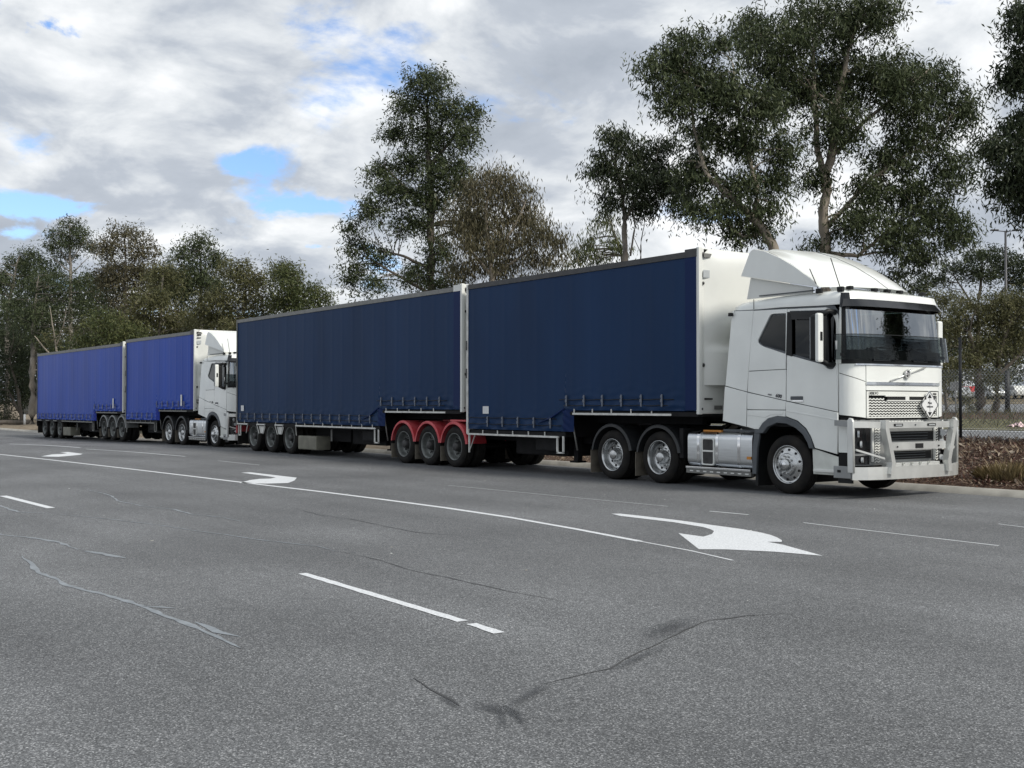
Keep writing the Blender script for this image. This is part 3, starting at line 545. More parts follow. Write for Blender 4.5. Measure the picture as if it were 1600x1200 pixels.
    for d, z in lev:
        for p in loop:
            f = max(0, (p.x-.6)/.8); xx = p.x-max(z-2.1, 0)*.105*min(1, max(0, (p.x-1.075)/.25)); c = Vector((.0, 1.25)); s_x = 1-d/1.30; s_y = 1-d/1.25
            f = 1.0 if (p.x > 1.30) else 0.0; zz = z-(.04*max(0, (-p.x-.3)/.9))*(z > 3.2)-.035*min(1, max(0, (p.x+.2)/1.0))*(z < 3.14); zz = max(zz, 3.22) if f else zz
            V.append((c.x+(xx-c.x)*s_x, c.y+(p.y-c.y)*s_y+lean(0, 3.2)*(1 if p.y < 1.25 else -1)*(1-d/1.25), zz))
    Fs = [(i*n+k, i*n+(k+1) % n, (i+1)*n+(k+1) % n, (i+1)*n+k) for i in range(len(lev)-1) for k in range(n)]; m.add(V, Fs, True); m.add(V[-n:], [tuple(range(n))], True)
    rf = m.obj('roof', PW, T)
    MB().box(-.752, -.742, .028, .036, 3.13, 3.30).obj('roof_seam', 'void', rf)
    for y in (.30, .92, 1.25, 1.58, 2.20): MB().box(1.02, 1.12, y-.04, y+.04, 3.335, 3.395, .015).obj('marker_light', 'plastic_black', rf)
    # roof deflector
    prof = [(-.80, 4.18), (-.55, 4.12), (-.21, 3.97), (.11, 3.79), (.43, 3.57), (.62, 3.40)]; m = MB(); V = []; nt_ = 20
    for i, (x, z) in enumerate(prof):
        s_ = i/(len(prof)-1)
        for j in range(nt_+1):
            t = j/nt_; c_ = 1-(2*t-1)**2; q = (2*t-1); V.append((x+.42*s_**.8*c_**.8+.04*c_, .10+2.3*t, z+.03*c_*(1-s_)-(.06*math.exp(-((abs(q)-.8)/.12)**2))*(1-s_)+.02*math.sin(s_*math.pi)*c_+.015*(1-s_)))
    k = nt_+1; m.add(V, [(i*k+j, (i+1)*k+j, (i+1)*k+j+1, i*k+j+1) for i in range(len(prof)-1) for j in range(nt_)], True)
    df = m.obj('roof_deflector', PW, T)
    MB().tube([(V[i*k+10][0]+.004, V[i*k+10][1], V[i*k+10][2]+.002) for i in range(len(prof))], .004, 5).obj('deflector_seam', 'grey_trim', df)
    for s_ in (0, 1):
        pl_ = [(-1.10, 3.735), (-.90, 4.12), (-.86, 4.16), (-.80, 4.18)]+prof[1:]; y = .085 if not s_ else 2.385
        plate('deflector_side', pl_, [], y, .03, PW, df, .008)
        plate('deflector_lower_panel', [(-.94, 3.70), (.42, 3.42), (.42, 3.33), (-1.03, 3.33)], [], .16 if not s_ else 2.31, .03, 'panel_white', df, .004)
    for x, y, h in ((.62, .10, .36), (1.02, .14, .50)):
        a = MB(); a.tube([(x, y, 3.33), (x-.20, y, 3.36+h)], .008, 5); a.box(x-.06, x+.05, y-.03, y+.03, 3.30, 3.38, .012); a.obj('antenna', 'plastic_black', T)
    MB().tube([(-.7, .12, 3.36), (.5, .12, 3.36)], .012, 6).obj('roof_gutter', 'grey_trim', T)
    MB().box(-1.30, -1.23, -.03, .03, 3.04, 3.10, .01).obj('side_camera', 'plastic_black', T)
    # mirrors
    def mir():
        m = MB(); m.box(.80, .955, -.36, -.10, 2.18, 2.92, .04); o = m.obj('mirror', 'plastic_black', T)
        MB().box(.925, 1.0, -.385, -.25, 2.16, 2.94, .035).obj('mirror_cover', PW, o); MB().box(.992, 1.004, -.34, -.285, 2.50, 2.64).obj('mirror_badge', 'plastic_black', o)
        MB().tube([(.9, -.22, 2.90), (.96, -.10, 2.98), (1.0, .03, 2.96)], .045, 8).obj('mirror_arm', 'plastic_black', o); MB().tube([(.9, -.22, 2.2), (.96, -.08, 2.12), (1.0, .03, 2.14)], .045, 8).obj('mirror_arm', 'plastic_black', o)
        MB().box(.793, .80, -.34, -.12, 2.22, 2.88).obj('mirror_glass', 'lens', o); return o
    both(mir)
    # interior
    for y in (.68, 1.82):
        s_ = MB(); s_.box(-.20, .35, y-.26, y+.26, 1.75, 1.92, .05); s_.box(-.32, -.16, y-.25, y+.25, 1.85, 2.60, .05); s_.box(-.30, -.18, y-.14, y+.14, 2.62, 2.82, .04); s_.obj('seat', 'seat_dark', T)
    MB().box(.85, 1.22, .25, 2.3, 1.9, 2.36, .06).obj('dashboard', 'dash_grey', T)
    m = MB(); pts = [(.60+.09*math.sin(t), .68+.23*math.cos(t), 2.30+.21*math.sin(t)) for t in [2*math.pi*k/24 for k in range(25)]]; m.tube(pts, .018, 6); m.tube([(.60, .68, 2.30), (.9, .68, 2.15)], .03, 6); m.bar([(.6, .46, 2.30), (.6, .9, 2.30)], .03, .05); m.obj('steering_wheel', 'plastic_black', T)
    MB().box(-.9, -.7, .25, 2.25, 1.6, 3.0).obj('bunk_curtain', 'curtain_cloth', T); MB().box(.90, 1.12, 1.55, 1.85, 2.37, 2.43, .01).obj('papers', 'label_white', T)
    # bumper behind the bar
    fstrip('bumper', .0, 1.0, .52, 1.245, -.03, 'bar_alloy_dull', T, 30, 3, .03)
    fstrip('bumper_gap', -.0, 1.0, 1.24, 1.285, -.03, 'void', T, 24, 1, .02)
    for z0, z1, a, b in ((.905, 1.055, .72, 2.05), (.60, .735, .82, 1.98)):
        g = fstrip('lower_grille', u_at(a), u_at(b), z0, z1, -.012, 'void', T, 10, 1, .03)
        for k in range(3): fstrip('grille_slat', u_at(a+.04), u_at(b-.2), z0+.025+k*(z1-z0)/3.3, z0+.033+k*(z1-z0)/3.3, .002, 'grey_trim', g, 8, 1, .02)
    for s_ in (0, 1):
        f = (lambda y: u_at(y)) if not s_ else (lambda y: u_at(2.5-y)); a, b = sorted((f(.03), f(.40)))
        h = fstrip('headlight', a, b, .72, 1.13, -.015, 'plastic_gloss', T, 8, 2, .02)
        for yy, zz in ((.16, 1.02), (.2, .86)):
            c = Sf(f(yy), zz, .0); MB().disc(-.02, .055, (0, 0), 16, .01).obj('lamp_lens', 'lens', h, loc=c, rot=(0, 0, math.pi/2+(.6 if not s_ else -.6)))
        a, b = sorted((f(.42), f(.46))); fstrip('headlight_trim', a, b, .58, 1.15, .01, 'panel_white', T, 3, 1, .03)
        a, b = sorted((f(.10), f(.38))); fg = fstrip('fog_light', a, b, .54, .68, -.01, 'plastic_gloss', T, 5, 1, .02); MB().disc(-.02, .045, (0, 0), 16, .01).obj('lamp_lens', 'lens', fg, loc=Sf(f(.22), .61, 0), rot=(0, 0, math.pi/2+(.5 if not s_ else -.5)))
        yy = -.004 if not s_ else 2.474; MB().box(1.075, 1.25, yy, yy+.03, .73, 1.23).obj('bumper_end', PW, T); MB().box(1.068, 1.30, yy+.01, yy+.04, .50, .73).obj('bumper_corner', 'void', T)
    zig(.50, .62, .56, 1.12, 'side_mesh'); zig(2.06, 2.2, .56, 1.12, 'side_mesh')
    # bull bar
    B = 'bar_alloy'; bb = MB(); path = [(1.40, -.09, .41), (1.53, .12, .41), (1.60, .38, .41), (1.62, .8, .41), (1.625, 1.25, .41), (1.62, 1.7, .41), (1.60, 2.12, .41), (1.53, 2.40, .41), (1.42, 2.62, .41)]
    bb.bar(path, .05, .20); o = bb.obj('bull_bar', B, T)
    MB().box(1.06, 1.39, -.11, -.07, .33, .52, .008).obj('bar_side_plate', 'bar_alloy_dull', o); MB().box(1.06, 1.39, 2.60, 2.64, .33, .52, .008).obj('bar_side_plate', 'bar_alloy_dull', o)
    MB().box(1.10, 1.36, -.05, 0, .25, .31).obj('bar_mount', 'plastic_black', o); MB().box(1.14, 1.20, -.118, -.108, .42, .46).obj('bar_bolt', 'plastic_black', o)
    MB().bar([(1.42, -.09, 1.175), (1.52, .12, 1.175), (1.60, .40, 1.165), (1.61, 1.25, 1.165), (1.60, 2.12, 1.165), (1.50, 2.45, 1.175), (1.44, 2.6, 1.175)], .07, .10).obj('top_beam', B, o)
    MB().bar([(1.07, -.07, 1.20), (1.40, -.09, 1.18)], .05, .09).obj('beam_return', 'bar_alloy_dull', o); MB().bar([(1.07, 2.58, 1.20), (1.42, 2.6, 1.18)], .05, .09).obj('beam_return', 'bar_alloy_dull', o)
    MB().bar([(1.60, .5, .83), (1.61, 1.25, .83), (1.60, 2.0, .83)], .07, .12).obj('middle_beam', B, o)
    for y, s_ in ((-.09, 0), (2.62, 1)):
        plate('outer_post', [(1.335, .42), (1.45, .42), (1.45, 1.22), (1.42, 1.27), (1.37, 1.28), (1.335, 1.24)], [], y-.03, .05, 'bar_alloy', o, .01)
        yy = -.03 if not s_ else 2.53; y2 = .45 if not s_ else 2.05; MB().bar([(1.43, yy, .78), (1.60, y2, .64)], .035, .03).obj('brace', B, o)
    for s_ in (0, 1):
        P = [(.40, 1.245), (.40, 1.10), (.555, .58), (.53, .40)]; P = [((y if not s_ else 2.57-y), z) for y, z in P]; m = MB(); V = []
        for (y, z) in P:
            for a, b in ((-.045, 1.595), (.045, 1.595), (.045, 1.70), (-.045, 1.70)): V.append((b, y+a, z))
        m.add(V, [(i*4+k_, i*4+(k_+1) % 4, i*4+4+(k_+1) % 4, i*4+4+k_) for i in range(3) for k_ in range(4)]+[(3, 2, 1, 0), (12, 13, 14, 15)]); m.obj('inner_post', B, o)
    for a, b in ((.64, .86), (1.50, 1.72)): MB().box(1.640, 1.650, a, b, 1.145, 1.185).obj('light_slot', 'void', o); MB().box(1.652, 1.656, a+.03, b-.03, 1.153, 1.172).obj('marker_lens', 'lens', o)
    MB().box(1.64, 1.652, 1.18, 1.38, .79, .865).obj('plate_recess', 'void', o)
    for y in (.72, 1.80): MB().disc(-.005, .014, (0, 0), 10, .005).obj('bolt', 'plastic_black', o, loc=(1.648, y, .82), rot=(0, 0, math.pi/2))
    MB().disc(-.005, .014, (0, 0), 10, .005).obj('bolt', 'grey_trim', o, loc=(1.65, 1.18, 1.165), rot=(0, 0, math.pi/2))
    sh = MB().box(1.42, 1.58, .62, 1.92, .50, .56, .01).obj('lower_shelf', B, o)
    for k in range(5): MB().lathe([(0, 0), (0, .024), (.02, .02)], 12).obj('shelf_dome', 'panel_white', sh, loc=(1.585, .72+k*.22, .545), rot=(0, 0, -math.pi/2))
    # fuel tank
    sec = roundp([(.02, .37), (.02, 1.0), (.68, 1.0), (.68, .37)], .14, 5)
    def tank(x0, x1, grow, name, mt, par):
        c = Vector((.35, .685)); P = [((p[0]-c.x)*(1+grow)+c.x, (p[1]-c.y)*(1+grow)+c.y) for p in sec]; n = len(P); m = MB()
        V = [(x, p[0], p[1]) for x in (x0, x1) for p in P]; m.add(V, [(k_, (k_+1) % n, n+(k_+1) % n, n+k_) for k_ in range(n)], True); m.add(V, [tuple(range(n))[::-1], tuple(range(n, 2*n))]); return m.obj(name, mt, par)
    tk = tank(-2.37, -2.03, 0, 'fuel_tank', 'aluminium', T); tank(-1.66, -.79, 0, 'fuel_tank', 'aluminium', T)
    tank(-2.03, -1.66, -.015, 'step_box', 'aluminium', T)
    for x in (-2.13, -1.66, -1.13): tank(x, x+.065, .018, 'tank_strap', 'chrome', tk)
    plate('step_frame', roundp([(-2.0, .40), (-1.69, .40), (-1.69, .89), (-2.0, .89)], .05), [roundp([(-1.975, .425), (-1.715, .425), (-1.715, .865), (-1.975, .865)], .04)], .004, .03, 'panel_white', tk, .004)
    MB().box(-1.975, -1.715, .014, .022, .425, .865).obj('step_recess', 'hub_dark', tk); MB().box(-1.975, -1.715, .0, .05, .64, .67, .004).obj('tank_step', 'panel_white', tk)
    sr = MB().box(-2.40, -.81, -.005, .10, .325, .365, .006).obj('side_rail', 'chrome', T); MB().box(-2.40, -.81, .01, .09, .245, .322).obj('side_rail_skirt', 'rail_grey', sr)
    for k in range(9): MB().box(-2.30+k*.17, -2.22+k*.17, .003, .009, .275, .295).obj('rail_slot', 'panel_white', sr)
    MB().box(-.90, -.80, .005, .018, .54, .59).obj('side_marker', 'orange', T); MB().box(-2.05, -1.6, .1, .2, 1.0, 1.03).obj('grab_rail', 'orange', T); MB().box(-1.6, -.85, .15, .22, 1.01, 1.05).obj('tank_rail', 'grey_trim', T)
    MB().box(-2.3, -.85, 1.85, 2.45, .4, .98, .05).obj('far_tank', 'aluminium', T)
    # chassis and running gear
    for y in (.82, 1.60): MB().box(-5.55, .9, y, y+.08, .72, 1.0).obj('chassis_rail', 'chassis', T)
    c = MB(); c.box(-1.0, 1.0, .95, 1.6, .35, 1.1); c.box(-2.6, -1.0, 1.0, 1.5, .45, .8); c.obj('engine_block', 'void', T)
    c = MB(); c.box(-4.6, -3.1, .78, 1.72, 1.0, 1.07); c.box(-4.3, -3.4, .85, 1.65, 1.07, 1.17, .03); c.obj('fifth_wheel', 'chassis', T)
    m = MB()
    for i, y in enumerate((1.0, 1.15, 1.3)): m.tube([(-1.25, y, 1.9), (-1.6, y+.05, 1.35+.06*i), (-1.95, y, 1.5)], .018, 6)
    m.obj('air_hoses', 'plastic_black', T)
    wheel(T, 0, .01, 'steer', False, False); wheel(T, 0, 2.49, 'steer', True, False); MB().tube([(0, .4, TR-.05), (0, 2.1, TR-.05)], .06, 8).obj('axle', 'chassis', T)
    mg = mudguard_me(.61, 10, 172, .56, 'mud_black')
    for x in (-3.17, -4.54):
        axle(T, x, 'rim_alloy')
        for s_ in (0, 1):
            o = link('mudguard', mg, T, (x, 0 if not s_ else 2.5, TR), (0, 0, 0), (1, 1 if not s_ else -1, 1)); MB().tube([(0, .55, .6), (0, .9, .35)], .02, 6).obj('guard_bracket', 'chassis', o)
            MB().box(-.655, -.64, .02, .56, -.38, .08).obj('mud_flap', 'flap', o)
    MB().box(-2.62, -2.52, .05, .6, .5, 1.05).obj('battery_box', 'chassis', T)
    MB().box(-5.5, -5.42, .9, 1.6, .5, .9).obj('rear_beam', 'chassis', T)
    return T
PM1 = build_prime_mover()
PM2 = copy_tree(PM1); PM2.location = (-39.45, 15.42, -.06); PM2.rotation_euler = (0, 0, R_(1.2)); PM2['label'] = 'white prime mover parked behind the navy trailer, pulling bright blue trailers'
# placard on the grille of the first one: hangs on the truck as its own plate
pl = thing('placard', 'silver diamond placard with black triangles hung on the truck grille', 'placard', PM1.matrix_basis @ Vector((1.47, 1.81, 1.48)), -.0128)
def diamond(w, h, x0, x1, nm, mt, par=None, cx=0, cz=0):
    P = [(0, h), (w*.42, h*.42), (w, 0), (w*.42, -h*.42), (0, -h), (-w*.42, -h*.42), (-w, 0), (-w*.42, h*.42)]; P = [(0, h), (w, .0), (0, -h), (-w, 0)]; P = roundp(P, .03, 2)
    n = len(P); V = [(x, cx+p[0], cz+p[1]) for x in (x0, x1) for p in P]; b = MB(); b.add(V, [tuple(range(n))[::-1], tuple(range(n, 2*n))]+[(k, (k+1) % n, n+(k+1) % n, n+k) for k in range(n)]); return b.obj(nm, mt, par)
diamond(.25, .245, -.012, .0, 'frame', 'chrome', pl); diamond(.215, .21, .001, .004, 'sign_face', 'label_white', pl)
for s_ in (1, -1):
    V = [(.006, 0, s_*.185), (.006, -.055, s_*.115), (.006, .055, s_*.115)]; link('triangle', mesh('triangle', V, [(0, 1, 2)], 'plastic_black'), pl)
    for q in (-1, 1): MB().bar([(.008, q*.105, s_*.105), (.008, q*.13, s_*.13)], .012, .03).obj('clip', 'hub_dark', pl)
MB().box(.004, .008, -.003, .003, -.11, .11).obj('fold_line', 'grey_trim', pl)
text('lettering', 'Place', .05, 'badge', pl, (.007, 0, .035), (math.pi/2, 0, math.pi/2)); text('lettering', 'with care', .045, 'badge', pl, (.007, 0, -.025), (math.pi/2, 0, math.pi/2))
# ------------------------------------------------------------ curtain trailers
BUCK = MB(); BUCK.box(-.02, .02, -.012, 0, -.11, .12); BUCK.box(-.03, .03, -.022, -.010, -.03, .03, .004); BUCK.box(-.027, .027, -.018, -.010, .06, .10); BUCK = BUCK.me('buckle_strap', 'buckle')
def curtain_me(x0, x1, xs, zl, zu, zt, mt, name, seed):
    r = random.Random(seed); xa = np.linspace(x0, xs, max(8, int((xs-x0)/.045))+1); xb = np.linspace(xs+.002, x1, int((x1-xs)/.045)+1); xs_ = np.concatenate([xa, xb]); nz = 50
    tq = np.concatenate([np.linspace(0, .25, 26)[:-1], np.linspace(.25, 1, nz-24)]); ZB = np.where(xs_ <= xs, zl, zu); X = np.repeat(xs_[:, None], len(tq), 1); Z = ZB[:, None]+(zt-ZB[:, None])*tq[None]; B = ZB[:, None]
    low = np.exp(-(Z-B)/.20); ph = [r.uniform(0, 6) for _ in range(8)]
    Y = -.0036*np.cos(np.pi*X/.60)**18+.003*np.sin(X*3.1+ph[0])+.010*np.sin(X*.9+ph[1])*np.sin((Z-.9)/3.3*np.pi)
    Y += low*(.010*np.sin(X*9+ph[2]+Z*8)+.007*np.sin(X*17+ph[3]-Z*14)+.008*np.sin(Z*38+np.sin(X*5+ph[4])*2))
    Y -= .014*np.exp(-((Z-(B+.10))/.05)**2)*(.6+.4*np.sin(X*7+ph[6]))
    V = np.stack([X, Y, Z], -1).reshape(-1, 3); k = len(tq); Fs = [(i*k+j, (i+1)*k+j, (i+1)*k+j+1, i*k+j+1) for i in range(len(xs_)-1) for j in range(k-1) if i != len(xa)-1 or j > 2]
    return mesh(name, V, Fs, mt, True)
def hook_rail(x0, x1, z, par, mt):
    m = MB(); m.box(x0, x1, -.015, .02, z-.02, z+.02); x = x0+.05
    o = m.obj('hook_rail', mt, par); hk = MB().box(-.012, .012, -.012, .004, .021, .10).me('rail_hook', mt)
    while x < x1: link('rail_hook', hk, o, (x, 0, z)); x += .58
    return o
def build_trailer(kind, blue, loc, rz, label, mud, redback=False):
    navy = not blue; cm = 'vinyl_navy' if navy else 'vinyl_blue'; L = 7.49 if kind == 'A' else 13.42; xs = -3.85 if kind == 'A' else -3.9; zl, zu, zt = .93, 1.37, 4.16
    T = thing('curtain_trailer', label, 'trailer', loc, rz, 'curtain sided trailers'); sd = random.randint(0, 999)
    if not navy: zt = 4.14
    link('curtain', curtain_me(-L+.05, -.02, xs, zl, zu, zt, cm, 'curtain', sd), T)
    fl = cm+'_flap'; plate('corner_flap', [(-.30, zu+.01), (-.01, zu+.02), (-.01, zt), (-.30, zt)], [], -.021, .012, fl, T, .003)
    # step flap of loose curtain
    m = MB(); V = []; n = 12
    for i in range(n+1):
        for j in range(9):
            x = xs-.02+.30*j/8; z = zl+.0+(zu+.02-zl)*i/n; V.append((x, -.03+.05*(j/8)**1.5+.018*math.sin(i*1.6+j*.9)*(1-j/8), z))
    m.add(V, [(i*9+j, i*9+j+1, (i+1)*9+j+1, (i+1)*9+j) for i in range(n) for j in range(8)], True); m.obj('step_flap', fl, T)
    if navy:    # a diagonal fold where the curtain gathers to the step
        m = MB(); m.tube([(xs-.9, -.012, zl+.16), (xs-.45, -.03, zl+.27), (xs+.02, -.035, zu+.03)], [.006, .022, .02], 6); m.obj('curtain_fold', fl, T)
    # straps and buckles, each one a part
    xu = [-3.76+.57*k for k in range(6)]; xl = []; x = xs-.44
    while x > -L+.35: xl.append(x); x -= .58
    for q in xu: link('buckle_strap', BUCK, T, (q, -.022, zu+.19))
    for q in xl: link('buckle_strap', BUCK, T, (q, -.03, zl+.17))
    for x0, x1, z in ((xu[0]-.25, -.6, zu+.215), (xu[0]-.1, -.7, zu+.10), (-L+.1, xs-.25, zl+.26), (-L+.1, xs-.1, zl+.12)):
        m = MB(); N_ = max(4, int((x1-x0)/.15)); m.tube([(x0+(x1-x0)*i/N_, -.022+.003*math.sin(i*2.1), z+.006*math.sin(i*1.7)) for i in range(N_+1)], .008, 5); m.obj('tension_cord', 'plastic_black' if navy else fl, T)
    if navy: MB().box(-6.82, -6.59, -.022, -.014, 1.28, 1.45).obj('label_plate', 'label_white', T, label='small white notice near the rear corner') if kind == 'A' else MB().box(-13.02, -12.80, -.022, -.014, 1.28, 1.46).obj('label_plate', 'label_white', T, label='small white notice near the rear corner')
    else: MB().box(-1.25, -1.10, -.034, -.026, 1.50, 1.92).obj('label_plate', 'label_white', T, label='tall white notice above the buckles')
    # box frame: roof, rails, posts, doors
    rt = 'rail_dark' if (navy and kind == 'A') else 'rail_grey'
    MB().box(-L, -.30, -.02, .05, zt+.005, 4.27).obj('top_rail', rt, T); MB().box(-.296, .0, -.028, .05, zt+.0, 4.31).obj('rail_cap', 'rail_dark' if (kind == 'A' or blue) else 'panel_white', T)
    MB().box(-L, 0, 2.45, 2.52, zt, 4.27).obj('top_rail', rt, T); m = MB(); n = 16
    V = [(x, .0+2.5*j/8, 4.275+.04*math.sin(math.pi*j/8)) for x in np.linspace(-L, 0, n+1) for j in range(9)]; m.add(V, [(i*9+j, (i+1)*9+j, (i+1)*9+j+1, i*9+j+1) for i in range(n) for j in range(8)], True); m.obj('roof', 'rail_grey', T)
    link('curtain', mesh('curtain', [(xs, 2.5, zu), (0, 2.5, zu), (0, 2.5, zt), (xs, 2.5, zt), (-L, 2.5, zl), (xs, 2.5, zl), (-L, 2.5, zt)], [(0, 1, 2, 3), (4, 5, 3, 6)], cm), T)
    MB().box(-L, -L+.06, -.025, .10, zl-.12, 4.27).obj('rear_post', 'rail_white' if kind == 'A' and navy else 'rail_grey', T); MB().box(-L-.02, -L+.03, .10, 2.45, zl-.1, 4.25).obj('rear_doors', 'panel_white', T)
    for z in (2.75, 2.1): MB().box(-L-.01, -L+.03, -.034, -.024, z, z+.22).obj('post_wear', 'rail_dark', T)
    # front wall with its moulded nose
    wl = MB(); wl.box(-.05, .03, .03, 2.47, zu-.05, 4.32, .02); wl.box(-.02, .055, -.02, .07, zu-.06, 4.33, .015)
    w = wl.obj('front_wall', 'panel_white', T)
    m = MB(); ny, nz = 22, 30; V = []
    for i in range(ny+1):
        for j in range(nz+1):
            t = i/ny; z = 1.84+(4.30-1.84)*j/nz; ins = .13; y = ins+(2.5-2*ins)*t; e = min(1, min(t, 1-t)/.28); e = math.sin(e*math.pi/2)**1.0
            if z > 2.55: f = .13*min(1, (4.30-z)/.2)**.5; hump = max(0, (z-2.55)/.5); f = f*(.25+.75*min(1, hump+(.0)))*e + .10*e*math.exp(-((z-2.9)/.25)**2)
            else: f = .26*e*min(1, .55+.45*min(1, (2.6-z)/.05))
            V.append((.03+f, y, z))
    k = nz+1; m.add(V, [(i*k+j, (i+1)*k+j, (i+1)*k+j+1, i*k+j+1) for i in range(ny) for j in range(nz)], True)
    ed = []
    for i in range(ny): a = len(V); 
    for i in range(ny+1): V.append((.03, V[i*k][1], 1.84))
    m.add(V, [(i*k, (ny+1)*k+i, (ny+1)*k+i+1, (i+1)*k) for i in range(ny)]); m.obj('nose_moulding', 'panel_white', w)
    for z, s_ in ((4.20, .032), (3.68, .024), (2.2, .028), (1.41, .02)): MB().lathe([(0, 0), (0, s_), (-.012, s_*1.3)], 12).obj('lashing_recess', 'hub_dark', w, loc=(.058, .10 if z > 1.5 else .06, z), rot=(0, 0, -math.pi/2))
    MB().box(.056, .066, .085, .30, 3.78, 3.92, .004).obj('corner_light', 'lens' if kind == 'A' else 'panel_white', w); MB().box(.056, .064, .10, .34, 4.14, 4.22, .012).obj('corner_recess', 'rail_grey', w)
    MB().box(.056, .066, .11, .31, 1.575, 1.605).obj('latch', 'plastic_black', w); MB().box(.056, .062, .36, .56, 1.40, 1.47).obj('data_plate', 'rail_grey', w); MB().box(.056, .09, .60, .68, 1.39, 1.5, .01).obj('socket', 'plastic_black', w)
    if blue:
        for z in (4.2, 4.1, 4.0, 1.7, 1.62): MB().box(.056, .066, .08, .24, z, z+.03).obj('corner_vent', 'plastic_black', w)
        MB().box(-.5, -.3, 1.9, 2.1, 4.3, 4.42, .02).obj('roof_beacon', 'plastic_black', T)
    # floor, chassis
    MB().box(xs, 0, .0, 2.5, zu-.10, zu-.02).obj('upper_deck', 'chassis', T); MB().box(-L, xs, .02, 2.48, zl-.12, zl-.02).obj('lower_deck', 'chassis', T); MB().box(xs-.04, xs+.0, .0, 2.5, zl-.02, zu).obj('step_wall', 'chassis', T)
    tail = 3.55 if kind == 'A' else 0
    for y in (.72, 1.66): MB().box(-L-tail, xs, y, y+.12, .66, zl-.12).obj('chassis_rail', 'chassis', T); MB().box(xs, -.6, y, y+.12, zu-.26, zu-.1).obj('gooseneck_rail', 'chassis', T)
    hr = 'rail_white' if navy else 'rail_grey'
    hook_rail(-3.58, -.68, zu-.07, T, hr); 
    if kind == 'A': hook_rail(-L+.02, -4.06, zl-.12, T, hr)
    else:
        for a, b in ((-8.95, -4.1), (-10.41, -9.84), (-11.79, -11.18), (-13.4, -12.53)): hook_rail(a, b, zl-.07, T, hr)
        if navy:
            for a, b, s_ in ((-12.53, -12.63, 1), (-11.79, -11.62, 1), (-11.18, -11.33, 1), (-10.41, -10.25, 1), (-9.84, -9.98, 1), (-8.95, -8.90, 1)): MB().bar([(a, -.0, zl-.09), (b, .0, .58)], .02, .03).obj('stay', hr, T)
            for a in (-11.48, -10.12): plate('splash_plate', [(a-.28, .86), (a+.28, .86), (a+.12, .58), (a-.12, .58)], [], .04, .01, 'rail_white', T, 0)
            m = MB(); m.bar([(-13.25, 0, .82), (-13.25, 0, .50)], .03, .03); m.box(-13.28, -13.24, -.01, .02, .5, .82); m.box(-13.12, -13.08, -.01, .02, .5, .82); m.box(-13.28, -13.08, -.01, .02, .48, .51); m.obj('underrun_bracket', hr, T)
        MB().box(-L-.06, -L-.02, .0, 2.5, .55, .85).obj('rear_bumper', 'mud_red' if navy else 'chassis', T); MB().box(-L-.04, -L+.0, .05, .6, .2, .6).obj('mud_flap', 'rubber', T)
    lx = xs-.18; m = MB(); m.box(lx-.10, lx-.06, .0, .03, .48, zl-.1); m.box(lx+.10, lx+.14, .0, .03, .48, zl-.1); m.box(lx-.10, lx+.14, .0, .03, .47, .50); m.obj('side_frame', hr, T)
    for y in (.55, 1.85):
        g = MB(); g.box(lx-.2, lx-.06, y, y+.12, .30, .95); g.box(lx-.26, lx+.0, y-.06, y+.18, .26, .30); g.obj('landing_leg', 'chassis', T)
    MB().tube([(xs+.15, .05, 1.30), (xs+.32, .08, .55)], .018, 6).obj('winch_handle', 'rail_grey', T)
    m = MB(); m.box(xs-2.4, xs-.5, .5, 2.0, .38, .82, .03); m.box(xs-1.2, xs-.45, .15, .45, .5, .8, .03); m.obj('tool_locker', 'chassis', T)
    if kind == 'A':
        for p in (-7.95, -7.85): pass
        m = MB(); m.box(-L+.05, -L+.09, .0, .03, .38, .80); m.bar([(-L+.06, .015, .39), (-L+.30, .015, .78)], .02, .02); m.obj('corner_stay', hr, T)
        b_ = MB(); b_.prism([(-5.2, .34), (-5.2, .58), (-4.5, .66), (-4.45, .52)], 1.9, 2.3); b_.obj('spare_wheel_carrier', 'box_khaki', T)
        e = link('spare_wheel', HB['rim_steel'], T, (-4.85, 2.2, TR)); link('tyre', TY, e)
        ax = (-8.1, -9.28, -10.46); mg = mudguard_me(.585, 8, 172, .56, mud)
        for x in ax:
            axle(T, x, 'rim_steel')
            for s_ in (0, 1):
                o = link('mudguard', mg, T, (x, -.0 if not s_ else 2.5, TR), (0, 0, 0), (1, 1 if not s_ else -1, 1)); MB().box(-.605, -.59, .03, .55, -.36, .0).obj('mud_flap', 'flap', o)
        m = MB(); m.box(-11.1, -7.6, .7, 1.8, .86, .96); m.box(-9.9, -8.9, .85, 1.65, .96, 1.14, .03); m.obj('fifth_wheel', mud if navy else 'chassis', T)
        MB().box(-8.3, -7.52, .05, .55, 1.09, 1.13).obj('guard_deck', mud, T)
    else:
        for x in (-9.45, -10.80, -12.12): axle(T, x, 'rim_steel')
        MB().box(-8.85, -7.65, .03, .5, .17, .57, .03).obj('pallet_box', 'box_khaki', T); MB().box(-5.4, -4.35, 1.9, 2.4, .3, .5, .03).obj('far_step_box', 'box_khaki', T)
        e = link('spare_wheel', HB['rim_steel'], T, (-5.0, 2.05, TR)); link('tyre', TY, e); e = link('spare_wheel', HB['rim_steel'], T, (-6.0, 2.05, TR)); link('tyre', TY, e)
        m = MB(); m.box(-8.8, -6.6, .6, 1.9, .42, .82); m.obj('air_tank_bay', 'void', T)
        MB().box(-6.86, -6.82, .1, .14, .45, .78).obj('hanger', 'rail_grey', T)
    MB().box(-2.2, -.7, .9, 1.6, zu-.2, zu-.1).obj('kingpin_plate', 'chassis', T)
    return T
build_trailer('A', False, (-14.85, 14.85, 0), 0, 'short navy blue curtain trailer with red rear mudguards, behind the nearest cab', 'mud_red')
